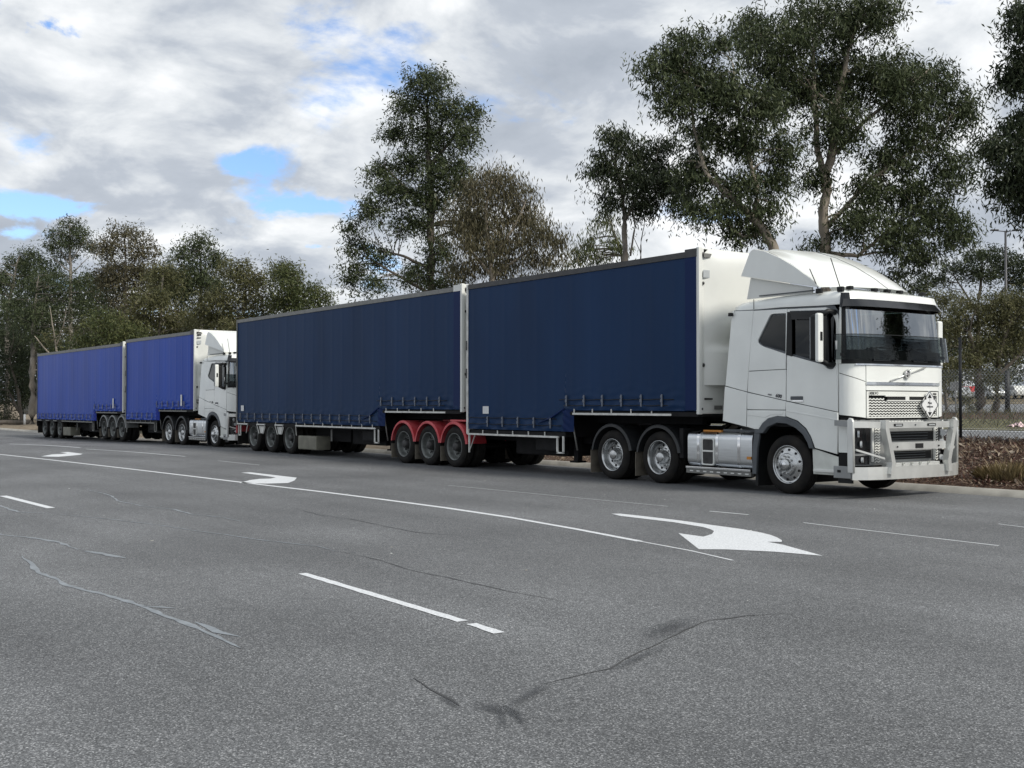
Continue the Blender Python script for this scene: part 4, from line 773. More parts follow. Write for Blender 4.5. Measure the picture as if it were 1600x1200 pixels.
build_trailer('B', False, (-22.6, 14.85, 0), 0, 'long navy blue curtain trailer at the rear of the nearest truck', 'mud_black')
build_trailer('A', True, (-41.35, 15.38, -.06), R_(1.2), 'short bright blue curtain trailer behind the second white cab', 'mud_grey')
build_trailer('B', True, (-49.2, 15.2, -.17), R_(1.0), 'long bright blue curtain trailer, farthest left of the row', 'mud_grey')
# ------------------------------------------------------------ chain-link fence
def wp(px, py, depth):           # a point of the place: image column / row at a given distance (photo pixels)
    v = FW + RT*((px-800)/1800) - UP*((py-600)/1800); return CAM + v*depth
def wfloor(px, depth):
    v = F0 + RT*((px-800)/1800); p = CAM+v*depth; return Vector((p.x, p.y, float(gz(p.x, p.y))))
def fence(X0, X1, Y, h, step, label, pitch=.085, wr=.0055):
    T = thing('chain_link_fence', label, 'fence', (X0, Y, 0)); n = int((X1-X0)/step)
    for i in range(n+1):
        x = i*step; z = float(gz(X0+x, Y)); MB().tube([(x, 0, z-.2), (x, 0, z+h)], .035, 10).obj('post', 'fence_steel', T)
    W_ = X1-X0; m = MB(); hm = h-.75; V = []; Fs = []; wires = []
    a = -hm
    while a < W_:
        for d in (1, -1):
            # wire going up along x (d=1) or down (d=-1)
            s0 = max(0, -a); s1 = min(hm, W_-a)
            if s1 > s0+.02: wires.append(((a+s0, (s0 if d > 0 else hm-s0)), (a+s1, (s1 if d > 0 else hm-s1)), d))
        a += pitch
    for (x0, z0), (x1, z1), d in wires:
        k = max(1, int(abs(x1-x0)/1.2)); base = len(V)
        for q in range(k+1):
            t = q/k; x = x0+(x1-x0)*t; z = z0+(z1-z0)*t+float(gz(X0+x, Y))+.03
            for j in range(3): an = 2*math.pi*j/3; V.append((x-d*.7*wr*math.sin(an), d*wr*.6+wr*math.cos(an), z+.7*wr*math.sin(an)))
        for q in range(k):
            for j in range(3): Fs.append((base+q*3+j, base+q*3+(j+1) % 3, base+q*3+3+(j+1) % 3, base+q*3+3+j))
    m.add(V, Fs); m.obj('wire_mesh', 'wire', T, kind='stuff')
    m = MB(); m.tube([(0, 0, float(gz(X0, Y))+.05+hm), (W_, 0, float(gz(X1, Y))+.05+hm)], .004, 4); m.obj('tension_wire', 'wire', T); return T
fence(-30.2, -3.2, 23.5, 2.35, 3.0, 'dark chain-link fence with steel posts on the mulch bank behind the trucks')
# ------------------------------------------------------------ trees
def leaves(name, centers, radii, counts, ll, lw, tints, parent, droop=.75, clump=.34, per=26, seed=1):
    g = np.random.default_rng(seed); C = []; T_ = []
    for c, r, n in zip(centers, radii, counts):
        per_ = per*.95; k = max(4, int(n/per_)); u = g.normal(size=(k, 3)); u /= np.linalg.norm(u, axis=1)[:, None]; q = g.random(k)**.42; cc = np.array(c)+u*q[:, None]*np.array(r)
        idx = g.integers(0, k, n); sp = clump*(.6+.8*g.random(k))[idx]; ax = g.normal(size=(k, 3))*np.array([1, 1, .7])+u*.9+np.array([0, 0, -.25]); ax /= np.linalg.norm(ax, axis=1)[:, None]; e_ = g.normal(size=(n, 3)); e_ *= np.minimum(1, 1.6/np.linalg.norm(e_, axis=1))[:, None]; tl = g.random(n)*2-.7; p = cc[idx]+ax[idx]*(tl*sp*1.5)[:, None]+e_*(sp*.42)[:, None]+np.array([0, 0, -1])*(np.maximum(tl, 0)**2*sp*.35)[:, None]; C.append(p)
        tc = g.random(k)[idx]; T_.append(np.clip(tc*.55+g.random(n)*.45, 0, 1))
    P = np.concatenate(C); t = np.concatenate(T_); n = len(P)
    D = g.normal(size=(n, 3)); D /= np.linalg.norm(D, axis=1)[:, None]; D = D*(1-droop*.72)+np.array([0, 0, -1])*droop; D /= np.linalg.norm(D, axis=1)[:, None]
    S = np.cross(D, g.normal(size=(n, 3))); S /= np.linalg.norm(S, axis=1)[:, None]; L_ = ll*(.6+.8*g.random(n))[:, None]; Wd = lw*(.7+.6*g.random(n))[:, None]
    Nn = np.cross(D, S); V = np.stack([P, P+D*L_*.45+S*Wd*.5+Nn*L_*.05, P+D*L_+Nn*L_*(-.12), P+D*L_*.45-S*Wd*.5+Nn*L_*.05], 1).reshape(-1, 3).astype('f')
    me = bpy.data.meshes.new(name); me.vertices.add(4*n); me.vertices.foreach_set('co', V.ravel()); me.loops.add(4*n); me.loops.foreach_set('vertex_index', np.arange(4*n, dtype='i'))
    me.polygons.add(n); me.polygons.foreach_set('loop_start', np.arange(0, 4*n, 4, dtype='i')); me.polygons.foreach_set('loop_total', np.full(n, 4, 'i')); me.update(calc_edges=True)
    tt = np.array(tints); f = t*(len(tt)-1); i0 = np.minimum(f.astype(int), len(tt)-2); fr = (f-i0)[:, None]; col = tt[i0]*(1-fr)+tt[i0+1]*fr; col = np.concatenate([col, np.ones((n, 1))], 1)
    at = me.color_attributes.new('tint', 'FLOAT_COLOR', 'POINT'); at.data.foreach_set('color', np.repeat(col, 4, axis=0).ravel().astype('f')); me.materials.append(MATS['leaf'])
    return link(name, me, parent)
DARK = [(.018, .026, .013), (.042, .057, .026), (.075, .094, .044), (.145, .165, .088)]
DEEP = [(.014, .020, .011), (.029, .041, .021), (.052, .067, .034), (.100, .115, .064)]
OLIVE = [(.040, .045, .020), (.080, .084, .038), (.13, .13, .060), (.18, .165, .09)]
BROWN = [(.042, .042, .024), (.080, .076, .042), (.125, .112, .066), (.175, .15, .09)]
GREEN = [(.035, .048, .02), (.06, .078, .03), (.10, .115, .045), (.16, .16, .065)]
TREES = []
def tree(label, depth, clusters, trunks, base_px, tints, ll, lw, dens, bark='bark_grey', clump=.34, droop=.75, per=26, group=None, twigs=26, dz=.6, cat='tree', spread=1):
    """clusters: (px, py, rx, ry) of each foliage mass; trunks: lists of (px, py, radius px)"""
    s = depth/1800; b = wfloor(base_px, depth); T = thing('eucalyptus_tree' if cat == 'tree' else cat, label, cat, b, 0, group); g = random.Random(len(TREES)*7+1); TREES.append(T)
    m = MB(); limb_pts = []
    for tr in trunks:
        pts = [wp(x, y, depth)-b for x, y, r in tr]; rr = [r*s for x, y, r in tr]
        if tr[0][2] < 0:             # negative first radius: starts at the ground
            rr[0] = -rr[0]; pts[0] = Vector((pts[0].x, pts[0].y, -.15))
        # smooth the limb
        P = []; Q = []
        for i in range(len(pts)-1):
            for k in range(5):
                t = k/5; P.append(pts[i].lerp(pts[i+1], t)+Vector((g.uniform(-1, 1), g.uniform(-1, 1), g.uniform(-.5, .5)))*rr[i]*.35*(1 if (i or k) else 0)); Q.append(rr[i]*(1-t)+rr[i+1]*t)
        P.append(pts[-1]); Q.append(rr[-1]); m.tube(P, Q, 8); limb_pts += list(zip(P[2:], Q[2:]))
    C, Rr, N_ = [], [], []
    for (x, y, rx, ry) in clusters:
        off = g.uniform(-dz, dz)*rx*s; c = wp(x, y, depth)-b+Vector((F0.x, F0.y, 0))*off; C.append(c); Rr.append((rx*s*.80*spread, rx*s*.80*spread, ry*s*.80)); N_.append(int(dens*rx*ry))
    # twigs from the limbs to the foliage masses
    if limb_pts:
        for c, r in zip(C, Rr):
            k = max(2, int(twigs*r[0]*r[2]/(sum(q[0]*q[2] for q in Rr)/len(Rr))/4))
            for _ in range(k):
                d = Vector((g.gauss(0, 1), g.gauss(0, 1), g.gauss(0, 1))).normalized(); e = c+Vector((d.x*r[0], d.y*r[1], d.z*r[2]))*g.uniform(.3, .95); lower = [q for q in limb_pts if q[0].z < e.z+.3] or limb_pts
                st, r0 = min(lower, key=lambda q: (q[0]-e).length+g.uniform(0, .8)); mid = st.lerp(e, .5)+Vector((g.uniform(-1, 1), g.uniform(-1, 1), g.uniform(.0, 1)))*(e-st).length*.12; r1 = min(r0*.5, .03+.012*(e-st).length)
                m.tube([st, st.lerp(mid, .5)+Vector((0, 0, .05)), mid, mid.lerp(e, .6), e], [r1, r1*.8, r1*.6, r1*.4, r1*.2], 5, False)
    m.obj('trunk', bark, T)
    if C: leaves('crown', C, Rr, N_, ll, lw, tints, T, droop, clump, per, len(TREES)+40)
    return T
# the big gums behind the first cab
tree('tallest gum tree, its pale upright trunk rising behind the white cab', 31, [(1290, 30, 95, 55), (1360, 20, 60, 40), (1200, 90, 75, 60), (1250, 130, 70, 55), (1330, 110, 75, 60), (1180, 40, 45, 40), (1400, 150, 60, 50), (1300, 200, 65, 45), (1390, 110, 60, 45), (1470, 120, 48, 42),
      (1500, 170, 38, 48), (1440, 200, 60, 45), (1400, 250, 55, 42), (1480, 270, 45, 45), (1420, 310, 60, 40), (1350, 300, 40, 35), (1340, 350, 60, 36), (1400, 375, 55, 40), (1470, 340, 50, 35), (1395, 430, 34, 20), (1270, 280, 28, 30), (1275, 385, 22, 18), (1500, 370, 40, 24), (1440, 400, 35, 25)],
     [[(1290, 640, -10), (1290, 400, 9), (1288, 330, 8), (1296, 250, 7), (1310, 150, 5), (1330, 60, 3)], [(1290, 300, 6), (1275, 220, 4.5), (1272, 130, 3.5), (1270, 60, 2)], [(1296, 250, 4), (1350, 190, 3), (1400, 150, 2), (1450, 110, 1)], [(1289, 360, 4), (1360, 280, 3), (1420, 240, 2), (1470, 220, 1)],
      [(1288, 395, 4), (1340, 400, 3), (1390, 360, 2), (1430, 330, 1)], [(1310, 170, 3), (1240, 120, 2), (1190, 60, 1)]], 1290, DARK, .15, .036, 1.15, 'bark_pale', .25, .58, group='gum trees behind the first truck', twigs=34)
tree('leaning gum tree with its curved pale limb just left of the upright one', 29, [(1070, 75, 50, 38), (1030, 110, 40, 35), (1095, 120, 60, 45), (1060, 160, 50, 34), (1140, 150, 50, 45), (1110, 205, 48, 32), (1160, 220, 50, 38), (1190, 170, 40, 40), (1090, 265, 55, 36), (1150, 290, 45, 30), (1130, 330, 45, 28), (1170, 355, 48, 26), (1080, 320, 30, 22), (1210, 280, 35, 28), (1195, 330, 28, 26), (1130, 60, 26, 22), (1225, 230, 40, 34)],
     [[(1250, 640, -10), (1222, 420, 9), (1205, 380, 8), (1180, 345, 7), (1140, 305, 5.5), (1105, 275, 4), (1085, 200, 2.5), (1075, 120, 1.2)], [(1180, 345, 5), (1182, 290, 4), (1165, 230, 3), (1150, 160, 2), (1145, 100, 1)], [(1195, 365, 3), (1160, 370, 2), (1130, 345, 1)]], 1250, DARK, .145, .035, 1.2, 'bark_pale', .24, .6, group='gum trees behind the first truck')
tree('low spreading gum with drooping leaves above the navy trailer roof', 33, [(965, 225, 38, 28), (940, 265, 34, 30), (1000, 240, 36, 30), (1030, 275, 42, 34), (985, 290, 40, 30), (1010, 320, 34, 22), (1060, 300, 34, 30), (955, 310, 22, 20), (1040, 225, 26, 22)],
     [[(978, 620, -6), (977, 400, 4.5), (976, 340, 4), (970, 290, 3), (955, 240, 1.5)], [(976, 345, 3), (1000, 300, 2.5), (1030, 260, 1.3)], [(985, 400, 1.6), (992, 350, 1.3), (985, 310, .8)]], 978, DEEP, .145, .034, 1.5, 'bark_grey', .24, .65, group='gum trees behind the first truck')
tree('dark gum tree reaching in at the right edge of the frame', 24, [(1600, 30, 45, 40), (1620, 90, 50, 45), (1590, 120, 28, 26), (1620, 190, 55, 50), (1600, 255, 60, 45), (1550, 230, 30, 28), (1640, 300, 60, 45), (1610, 320, 30, 22), (1560, 290, 36, 26), (1700, 150, 80, 120), (1700, 300, 70, 60)],
     [[(1720, 700, -14), (1715, 400, 11), (1700, 200, 8), (1680, 60, 5), (1670, -60, 2)], [(1712, 330, 5), (1650, 260, 3), (1590, 220, 1.2)], [(1700, 200, 5), (1650, 130, 3), (1610, 60, 1.2)]], 1720, DEEP, .14, .034, 1.3, 'bark_dark', .22, .6, group='gum trees behind the first truck')
rt_ = copy_tree(TREES[3]); rt_.location = (-2.0, 28, .4); rt_['label'] = 'dark gum tree outside the frame to the right, mirrored in the windscreen'; rt_.rotation_euler = (0, 0, -.5)
# middle trees
tree('tall dense gum standing apart, left of the gap between the navy trailers', 46, [(670, 130, 48, 26), (640, 165, 36, 30), (700, 175, 40, 32), (620, 205, 26, 26), (675, 215, 48, 32), (725, 215, 30, 30), (640, 255, 36, 30), (700, 265, 44, 32), (595, 265, 26, 22), (615, 300, 40, 30), (670, 310, 44, 32), (725, 290, 30, 30), (580, 330, 30, 24), (640, 350, 40, 26), (560, 385, 26, 24), (600, 400, 26, 20), (555, 430, 24, 28), (590, 445, 22, 16), (650, 430, 32, 26), (690, 390, 30, 30), (700, 440, 30, 22), (545, 355, 16, 14), (735, 350, 30, 30), (738, 175, 18, 24)],
     [[(674, 640, -9), (674, 450, 7), (673, 330, 6), (670, 240, 4), (668, 170, 2.5), (668, 120, 1)], [(674, 420, 3), (630, 400, 2), (590, 390, 1)], [(674, 460, 3), (620, 430, 2), (570, 400, 1)], [(672, 320, 3), (630, 290, 2), (600, 260, 1)], [(670, 260, 3), (705, 220, 2), (720, 190, 1)]], 674, DARK, .17, .046, 1.75, 'bark_dark', .32, .5, group='gum trees beyond the trailers')
tree('brownish open gum with pale forked limbs right of the tall dense one', 42, [(770, 275, 40, 26), (740, 300, 34, 28), (800, 300, 40, 30), (760, 340, 50, 32), (820, 340, 42, 32), (850, 370, 34, 26), (790, 380, 50, 32), (735, 380, 30, 30), (840, 405, 45, 20), (770, 415, 55, 22), (875, 380, 14, 18), (715, 340, 26, 30), (720, 420, 30, 20)],
     [[(772, 640, -5), (770, 440, 4), (762, 380, 3), (758, 330, 2), (770, 280, 1)], [(768, 430, 2.5), (735, 390, 1.8), (708, 365, 1)], [(766, 410, 2.5), (800, 360, 1.8), (820, 320, 1)], [(768, 435, 2.4), (800, 410, 1.6), (840, 380, .8)]], 772, BROWN, .18, .034, 1.6, 'bark_pale', .36, .8, group='gum trees beyond the trailers')
tree('small yellowish tree showing over the roof between two gums', 52, [(915, 380, 28, 22), (940, 350, 22, 20), (930, 400, 34, 18), (895, 405, 24, 16), (960, 385, 22, 22), (950, 330, 16, 14)], [[(972, 640, -4), (972, 400, 2.6), (955, 350, 1.5), (945, 330, .8)]], 972, GREEN, .22, .04, 1.0, 'bark_grey', .34, .8, group='gum trees beyond the trailers')
tree('thin leafless sapling sticking up over the navy trailer', 34, [], [[(1000, 640, -2.4), (1000, 420, 1.3), (1002, 375, .9), (1008, 345, .4)], [(1001, 395, .7), (990, 370, .4)]], 1000, GREEN, .2, .04, 1, 'bark_grey', cat='sapling')
# left tree belt
LB = 'belt of trees along the left of the road'
tree('rounded feathery tree with bare straight stem topping the left belt', 92, [(108, 352, 26, 13), (88, 368, 20, 13), (128, 366, 22, 14), (80, 385, 16, 10), (110, 380, 30, 14), (138, 385, 14, 12), (100, 398, 22, 8)],
     [[(110, 650, -5), (110, 420, 2.4), (109, 380, 1.6), (109, 350, .7)], [(110, 415, 1.2), (90, 385, .5)], [(110, 410, 1.2), (130, 380, .5)], [(110, 425, 1), (78, 400, .5)], [(110, 430, 1), (140, 400, .4)]], 110, DARK, 0.245, 0.064, 2.72, 'bark_grey', .36, .3, group=LB, per=14)
tree('tall brown-tinged tree, second crown from the left of the belt', 80, [(195, 365, 36, 18), (175, 390, 30, 24), (220, 388, 32, 26), (190, 425, 42, 28), (225, 430, 26, 26), (165, 430, 26, 26), (200, 470, 45, 30), (170, 510, 40, 30)], [[(196, 650, -5), (196, 450, 3), (196, 400, 2), (195, 365, 1)], [(196, 440, 1.6), (215, 400, .7)], [(196, 450, 1.6), (175, 400, .7)]], 196, BROWN, 0.245, 0.064, 2.00, 'bark_grey', .46, .5, group=LB, per=16)
tree('peaked dark tree in the middle of the left belt', 78, [(315, 378, 28, 17), (295, 400, 30, 20), (335, 405, 26, 22), (310, 435, 44, 26), (285, 455, 34, 26), (340, 450, 34, 26)], [[(314, 650, -5), (314, 450, 2.6), (312, 380, 1)], [(314, 440, 1.4), (335, 400, .6)]], 314, DARK, 0.245, 0.064, 2.08, 'bark_grey', .46, .5, group=LB, per=16)
tree('olive tree filling the belt below the brown crown', 74, [(255, 430, 36, 26), (240, 470, 44, 30), (270, 500, 46, 26), (215, 510, 40, 30), (190, 560, 50, 40), (250, 560, 50, 40)], [[(250, 650, -5), (250, 520, 3), (255, 430, 1)]], 250, OLIVE, 0.245, 0.064, 2.08, 'bark_grey', .46, .55, group=LB, per=18)
tree('broad olive-green tree over the second cab', 72, [(370, 425, 40, 22), (400, 445, 40, 26), (350, 470, 50, 28), (410, 480, 44, 24), (330, 495, 40, 24), (440, 425, 26, 22), (380, 510, 50, 20)], [[(380, 650, -5), (380, 500, 3), (385, 430, 1)], [(380, 500, 2), (350, 470, 1)]], 380, OLIVE, 0.238, 0.060, 2.16, 'bark_grey', .46, .5, group=LB, per=18)
tree('light green bushy tree at the right end of the left belt', 70, [(450, 430, 30, 24), (465, 455, 30, 24), (440, 470, 34, 24), (495, 455, 22, 18), (505, 470, 20, 14), (480, 480, 34, 16)], [[(462, 650, -4), (462, 480, 2.6), (465, 430, 1)]], 462, GREEN, 0.238, 0.060, 2.16, 'bark_grey', .42, .4, group=LB, per=16)
tree('scraggy grey-green tree at the far left edge', 95, [(20, 410, 32, 20), (45, 395, 20, 16), (0, 440, 34, 26), (40, 440, 34, 26), (15, 480, 40, 26), (-40, 430, 40, 40)], [[(10, 650, -5), (12, 480, 3), (30, 400, 1)]], 10, DARK, 0.259, 0.068, 2.08, 'bark_grey', .46, .5, group=LB, per=16)
tree('dark bushy tree low at the far left', 90, [(10, 560, 40, 36), (30, 600, 30, 30), (-10, 620, 40, 30), (15, 520, 40, 26), (5, 650, 26, 12), (36, 560, 16, 30)], [[(34, 660, -3), (28, 610, 2.4), (15, 560, 1.4)], [(34, 650, 2.2), (8, 600, 1.2)]], 34, DEEP, 0.202, 0.056, 2.16, 'bark_dark', .40, .4, group=LB, per=18)
tree('grey-green tree with a rough straight trunk beside the last trailer', 86, [(60, 440, 34, 26), (95, 445, 34, 28), (70, 490, 44, 30), (120, 480, 36, 30), (40, 500, 30, 24), (20, 470, 26, 22), (135, 440, 26, 26), (75, 530, 40, 26), (105, 560, 34, 24)], [[(50, 660, -6.5), (51, 560, 5.2), (52, 510, 3.6), (56, 460, 1.8), (60, 430, .6)]], 50, DARK, 0.216, 0.056, 2.00, 'bark_grey', .42, .55, group=LB, per=16)
tree('half bare tree with whitish forked branches over the last trailer', 82, [(110, 520, 26, 16), (80, 525, 20, 14), (130, 510, 22, 18)], [[(92, 650, -3), (90, 560, 2), (84, 520, 1.1), (78, 480, .4)], [(91, 565, 1.8), (70, 545, 1.2), (54, 525, .7)], [(91, 560, 1.8), (112, 543, 1.2), (130, 522, .5)], [(88, 540, 1.4), (100, 505, .8), (104, 480, .4)]], 92, OLIVE, 0.216, 0.048, 1.12, 'bark_pale', .4, .5, group=LB, per=14)
tree('yellow-green shrubby tree just above the last trailer roof', 70, [(170, 505, 40, 22), (135, 540, 40, 26), (190, 530, 36, 20), (150, 580, 50, 26), (215, 520, 26, 18)], [[(165, 650, -4), (165, 560, 2.4), (168, 510, 1)]], 165, GREEN, 0.216, 0.056, 2.16, 'bark_grey', .42, .5, group=LB, per=18)
tree('dark tree standing deep in the belt behind the half bare one', 105, [(60, 560, 60, 60), (130, 560, 60, 50), (0, 520, 60, 60), (60, 480, 60, 46), (20, 600, 60, 40), (110, 620, 60, 40), (60, 420, 46, 26), (150, 520, 60, 50), (220, 540, 60, 60), (300, 520, 70, 60), (400, 530, 70, 50), (150, 460, 50, 40), (260, 440, 50, 40), (480, 540, 60, 50)], [[(200, 650, -6), (200, 500, 3)]], 200, DEEP, 0.360, 0.112, 1.36, 'bark_dark', .6, .4, group=LB, per=18)
# right side beyond the fence
RB = 'car park trees right of the truck'
tree('olive tree with two dark trunks in the car park, right of the cab', 64, [(1530, 480, 44, 28), (1500, 510, 40, 34), (1560, 500, 40, 34), (1540, 545, 44, 30), (1500, 570, 30, 24), (1590, 530, 34, 34), (1570, 470, 36, 22), (1610, 480, 40, 34), (1550, 590, 36, 16)], [[(1532, 650, -9), (1531, 610, 7), (1526, 570, 5), (1515, 520, 2.5)], [(1556, 650, -6), (1558, 610, 5), (1560, 560, 3.5), (1580, 500, 2)], [(1558, 590, 3.5), (1585, 562, 2.6), (1610, 540, 1.6)]], 1532, OLIVE, 0.202, 0.048, 2.08, 'bark_dark', .36, .55, group=RB, per=20)
tree('dark flat-topped tree, far behind the olive car park tree', 110, [(1540, 400, 46, 14), (1500, 420, 38, 14), (1580, 415, 40, 20), (1460, 435, 30, 13), (1540, 430, 40, 12), (1600, 440, 30, 20), (1440, 450, 20, 12)], [[(1530, 640, -4), (1528, 480, 3), (1535, 410, 1.2)], [(1528, 490, 2), (1490, 430, 1)], [(1528, 500, 2), (1585, 430, 1)]], 1530, DEEP, 0.324, 0.096, 2.72, 'bark_dark', .5, .2, group=RB, per=16)
tree('leafy shrub tree half hidden by the right edge of the cab', 70, [(1475, 470, 30, 24), (1460, 520, 36, 40), (1470, 580, 30, 30), (1495, 605, 16, 12)], [[(1478, 645, -4), (1476, 580, 2.5), (1470, 500, 1)]], 1478, OLIVE, 0.216, 0.056, 2.08, 'bark_grey', .4, .5, group=RB, per=18)
tree('low dark trees closing the view beyond the car park', 150, [(1500, 540, 70, 50), (1600, 540, 70, 50), (1420, 540, 60, 50), (1700, 540, 60, 60), (1550, 585, 80, 22), (1480, 590, 50, 20), (1600, 480, 60, 50)], [[(1560, 640, -4), (1560, 560, 2)]], 1560, DEEP, 0.432, 0.144, 1.20, 'bark_dark', .8, .3, group=RB, per=20)
tree('small bush beside the left trunk in the car park', 60, [(1513, 625, 13, 12), (1520, 637, 10, 6)], [[(1514, 648, -1.5), (1514, 630, .8)]], 1514, OLIVE, 0.144, 0.040, 2.40, 'bark_dark', .2, .3, cat='bush')
# ------------------------------------------------------------ street lamps, cars, small things
def street_lamp(px, depth, top, label):
    b = wfloor(px, depth); h = wp(px, top, depth).z-b.z; T = thing('street_lamp', label, 'street lamp', b, math.atan2(RT.y, RT.x))
    MB().tube([(0, 0, -.2), (0, 0, h)], [.13, .07], 10).obj('pole', 'lamp_pole', T)
    for s_ in (-1, 1): MB().tube([(0, 0, h-.05), (s_*.5, 0, h), (s_*.9, 0, h+.03)], .035, 6).obj('arm', 'lamp_pole', T); MB().box(*sorted((s_*.5, s_*1.0)), -.14, .14, h, h+.10, .03).obj('lamp_head', 'lamp_pole', T)
street_lamp(1573, 78, 360, 'tall double-headed street lamp beyond the car park tree')
b = wfloor(1574, 62); MB_ = MB().tube([(0, 0, 0), (0, 0, 2.3)], .13, 12).obj('bollard_pole', 'fence_steel', None, loc=b); MB_['label'] = 'thick dark pole in the garden bed right of the two trunks'; MB_['category'] = 'pole'
def car(px, depth, m, label, rz=0):
    b = wfloor(px, depth); T = thing('parked_car', label, 'car', b, rz, 'cars parked beyond the car park trees')
    prof = [(-2.1, .35), (-2.1, .85), (-1.6, .95), (-1.0, 1.42), (.5, 1.45), (1.15, .98), (2.0, .85), (2.15, .6), (2.15, .35)]; MB().prism(roundp(prof, .15), -.85, .85).obj('body', m, T)
    MB().prism([(-1.35, .98), (-.95, 1.35), (.45, 1.38), (.98, .98)], -.865, .865).obj('window', 'plastic_gloss', T)
    for x in (-1.3, 1.35):
        for y in (-.86, .66): MB().lathe([(0, 0), (0, .3), (.2, .3), (.2, 0)], 16).obj('wheel', 'rubber', T, loc=(x, y, .32))
car(1497, 118, 'car_silver', 'pale car parked far off, just right of the cab edge', 2.4); car(1513, 128, 'red_paint', 'red car parked far off, left of the trunks', 2.4)
car(1546, 122, 'car_silver', 'silver car seen between the two dark trunks', 2.6); car(1568, 126, 'car_silver', 'silver car just left of the thick dark pole', 2.4); car(1592, 124, 'panel_white', 'white car nearest the right edge, far off', 2.4)
b = wfloor(1493, 66); T = thing('sign_post', 'pale thin signpost with small white board beyond the fence', 'sign', b, math.atan2(RT.y, RT.x)); MB().tube([(0, 0, 0), (0, 0, 1.9)], .04, 8).obj('post', 'rail_white', T); MB().box(-.28, .28, -.03, .03, 1.25, 1.75, .01).obj('board', 'label_white', T)
# white truck parked behind the far left trunk
b = wfloor(54, 108); T = thing('parked_truck', 'white truck half hidden behind the straight trunk at far left', 'truck', b, 2.9); MB().box(-1.2, 2.2, -1.2, 1.2, .9, 3.6, .05).obj('box_body', 'panel_white', T); MB().box(2.25, 3.8, -1.1, 1.1, .6, 2.5, .2).obj('cab', 'panel_white', T); MB().box(3.75, 3.83, -.95, .95, 1.5, 2.2, .02).obj('windscreen', 'plastic_gloss', T)
for x in (-.6, 3.0):
    for y in (-1.2, .9): MB().lathe([(0, 0), (0, .45), (.3, .45), (.3, 0)], 18).obj('wheel', 'rubber', T, loc=(x, y, .45))
b = wfloor(39, 86); MB().tube([(0, 0, 0), (0, 0, .8)], .09, 10).obj('marker_post', 'label_white', None, loc=b); o = bpy.data.objects['marker_post']; o['label'] = 'short white post at the far left verge'; o['category'] = 'post'
for i, (px, dd, r, l) in enumerate(((12, 88, .2, 3.2), (28, 91, .16, 2.2))):
    b = wfloor(px, dd); o = MB().tube([(-l/2, 0, .15), (0, .1, .2), (l/2, 0, .15)], [r, r*.9, r*.8], 10).obj('log', 'log', None, loc=b, rot=(0, 0, .9+i)); o['label'] = ('longer' if i == 0 else 'shorter')+' grey log lying on the ground at far left'; o['category'] = 'log'
fence(-104, -80, 27, 2.4, 3.0, 'distant dark mesh fence under the left tree belt', .3, .014)
# litter: crumpled paper on the car park kerb
b = wfloor(1588, 41.5); m = MB(); V = []; g = random.Random(3)
for i in range(7):
    for j in range(7): V.append(((i-3)*.09+g.uniform(-.03, .03), (j-3)*.07+g.uniform(-.03, .03), .06+g.uniform(0, .22)*(1-abs(i-3)/4)))
m.add(V, [(i*7+j, i*7+j+1, (i+1)*7+j+1, (i+1)*7+j) for i in range(6) for j in range(6)]); o = m.obj('crumpled_paper', 'paper', None, loc=b); o['label'] = 'crumpled pinkish paper lying by the car park kerb'; o['category'] = 'litter'
# ------------------------------------------------------------ ground cover: mulch chips, fallen leaves, dry tuft
def flakes(name, x0, x1, y0, y1, n, size, tints, lift=.02, mat_='leaf', ratio=.3, tilt=.6):
    g = np.random.default_rng(n); X = g.uniform(x0, x1, n); Y = g.uniform(y0, y1, n); Z = gz(X, Y)+lift+g.random(n)*.06; a = g.uniform(0, 6.28, n); D = np.stack([np.cos(a), np.sin(a), g.normal(size=n)*tilt], 1); S = np.cross(D, g.normal(size=(n, 3))*.5+np.array([0, 0, 1])); S /= np.linalg.norm(S, axis=1)[:, None]
    L_ = (size*(.4+1.2*g.random(n)))[:, None]; P = np.stack([X, Y, Z], 1); V = np.stack([P, P+D*L_*.5+S*L_*ratio*.5, P+D*L_, P+D*L_*.5-S*L_*ratio*.5], 1).reshape(-1, 3).astype('f')
    me = bpy.data.meshes.new(name); me.vertices.add(4*n); me.vertices.foreach_set('co', V.ravel()); me.loops.add(4*n); me.loops.foreach_set('vertex_index', np.arange(4*n, dtype='i')); me.polygons.add(n); me.polygons.foreach_set('loop_start', np.arange(0, 4*n, 4, dtype='i')); me.polygons.foreach_set('loop_total', np.full(n, 4, 'i')); me.update(calc_edges=True)
    tt = np.array(tints); col = tt[g.integers(0, len(tt), n)]*(.7+.6*g.random((n, 1))); col = np.concatenate([col, np.ones((n, 1))], 1); at = me.color_attributes.new('tint', 'FLOAT_COLOR', 'POINT'); at.data.foreach_set('color', np.repeat(col, 4, axis=0).ravel().astype('f')); me.materials.append(MATS[mat_]); o = link(name, me, kind='stuff'); return o
CH = [(.10, .06, .045), (.16, .11, .08), (.07, .04, .035), (.24, .18, .13), (.05, .035, .03), (.13, .07, .055)]
o = flakes('mulch_chips', -19, -5, 18.5, 24.6, 60000, .075, CH, .0); o['label'] = 'red-brown bark mulch and twigs on the bank'
o = flakes('leaf_litter', -18, -5, 18.5, 24.0, 5000, .09, [(.35, .30, .24), (.28, .22, .15), (.22, .17, .12)], .03, ratio=.35); o['label'] = 'pale dry leaves scattered over the mulch'
o = flakes('leaf_litter', -32, -18, 18.5, 23, 9000, .08, [(.26, .20, .14), (.18, .13, .09), (.32, .28, .22)], .0); o['label'] = 'dry leaves on the bare verge behind the trailers'
o = flakes('leaf_litter', -55, -20, 38, 58, 16000, .16, [(.10, .10, .05), (.15, .14, .08), (.06, .05, .03)], .0, ratio=.15, tilt=1.5); o['label'] = 'dry grass blades and litter beyond the fence'
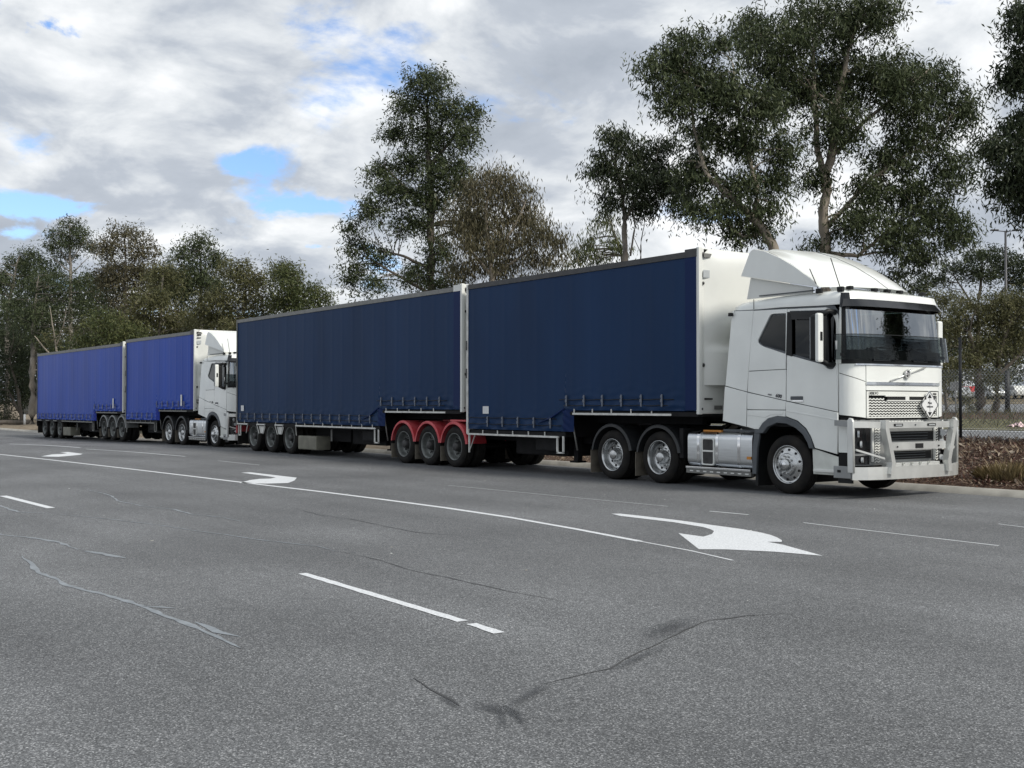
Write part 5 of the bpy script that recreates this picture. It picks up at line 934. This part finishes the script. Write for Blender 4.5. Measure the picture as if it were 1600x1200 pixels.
o = flakes('road_grit', -22, -5, 2.5, 13.5, 70, .035, [(.6, .6, .58), (.4, .38, .34)], .0, tilt=.1); o['label'] = 'pale bits of leaf and grit lying on the asphalt'
def tuft(x, y, r, n, h, label, tints):
    g = np.random.default_rng(int(n+h*100)); V = []; C = []
    a = g.uniform(0, 6.28, n); q = np.sqrt(g.random(n))*r; X = x+np.cos(a)*q; Y = y+np.sin(a)*q; Z = gz(X, Y); hh = h*(.4+.8*g.random(n))*(1-.45*(q/r)); ln = np.stack([np.cos(a), np.sin(a), np.zeros(n)], 1)*(.25+.5*g.random((n, 1)))*hh[:, None]*(.3+q[:, None]/r)+g.normal(size=(n, 3))*.04
    P = np.stack([X, Y, Z], 1); S = np.stack([-np.sin(a), np.cos(a), np.zeros(n)], 1)*.006; M_ = P+ln*.45+np.array([0, 0, 1])*hh[:, None]*.6; E_ = P+ln+np.array([0, 0, 1])*hh[:, None]*.9
    V = np.stack([P-S, P+S, M_+S*.8, E_, M_-S*.8], 1).reshape(-1, 3).astype('f'); me = bpy.data.meshes.new('grass_tuft'); me.vertices.add(5*n); me.vertices.foreach_set('co', V.ravel()); me.loops.add(5*n); me.loops.foreach_set('vertex_index', np.arange(5*n, dtype='i')); me.polygons.add(n); me.polygons.foreach_set('loop_start', np.arange(0, 5*n, 5, dtype='i')); me.polygons.foreach_set('loop_total', np.full(n, 5, 'i')); me.update(calc_edges=True)
    tt = np.array(tints); col = tt[g.integers(0, len(tt), n)]*(.7+.6*g.random((n, 1))); col = np.concatenate([col, np.ones((n, 1))], 1); at = me.color_attributes.new('tint', 'FLOAT_COLOR', 'POINT'); at.data.foreach_set('color', np.repeat(col, 5, axis=0).ravel().astype('f')); me.materials.append(MATS['leaf']); o = link('grass_tuft', me); o['label'] = label; o['category'] = 'grass tuft'
tuft(-11.55, 19.35, .5, 1500, .36, 'dry straw-coloured grass tuft on the mulch near the right edge', [(.22, .17, .09), (.30, .24, .13), (.15, .12, .06)])
tuft(-10.7, 19.6, .45, 900, .30, 'second dry grass tuft cut off by the right edge of the frame', [(.22, .17, .09), (.28, .23, .13), (.13, .10, .06)])
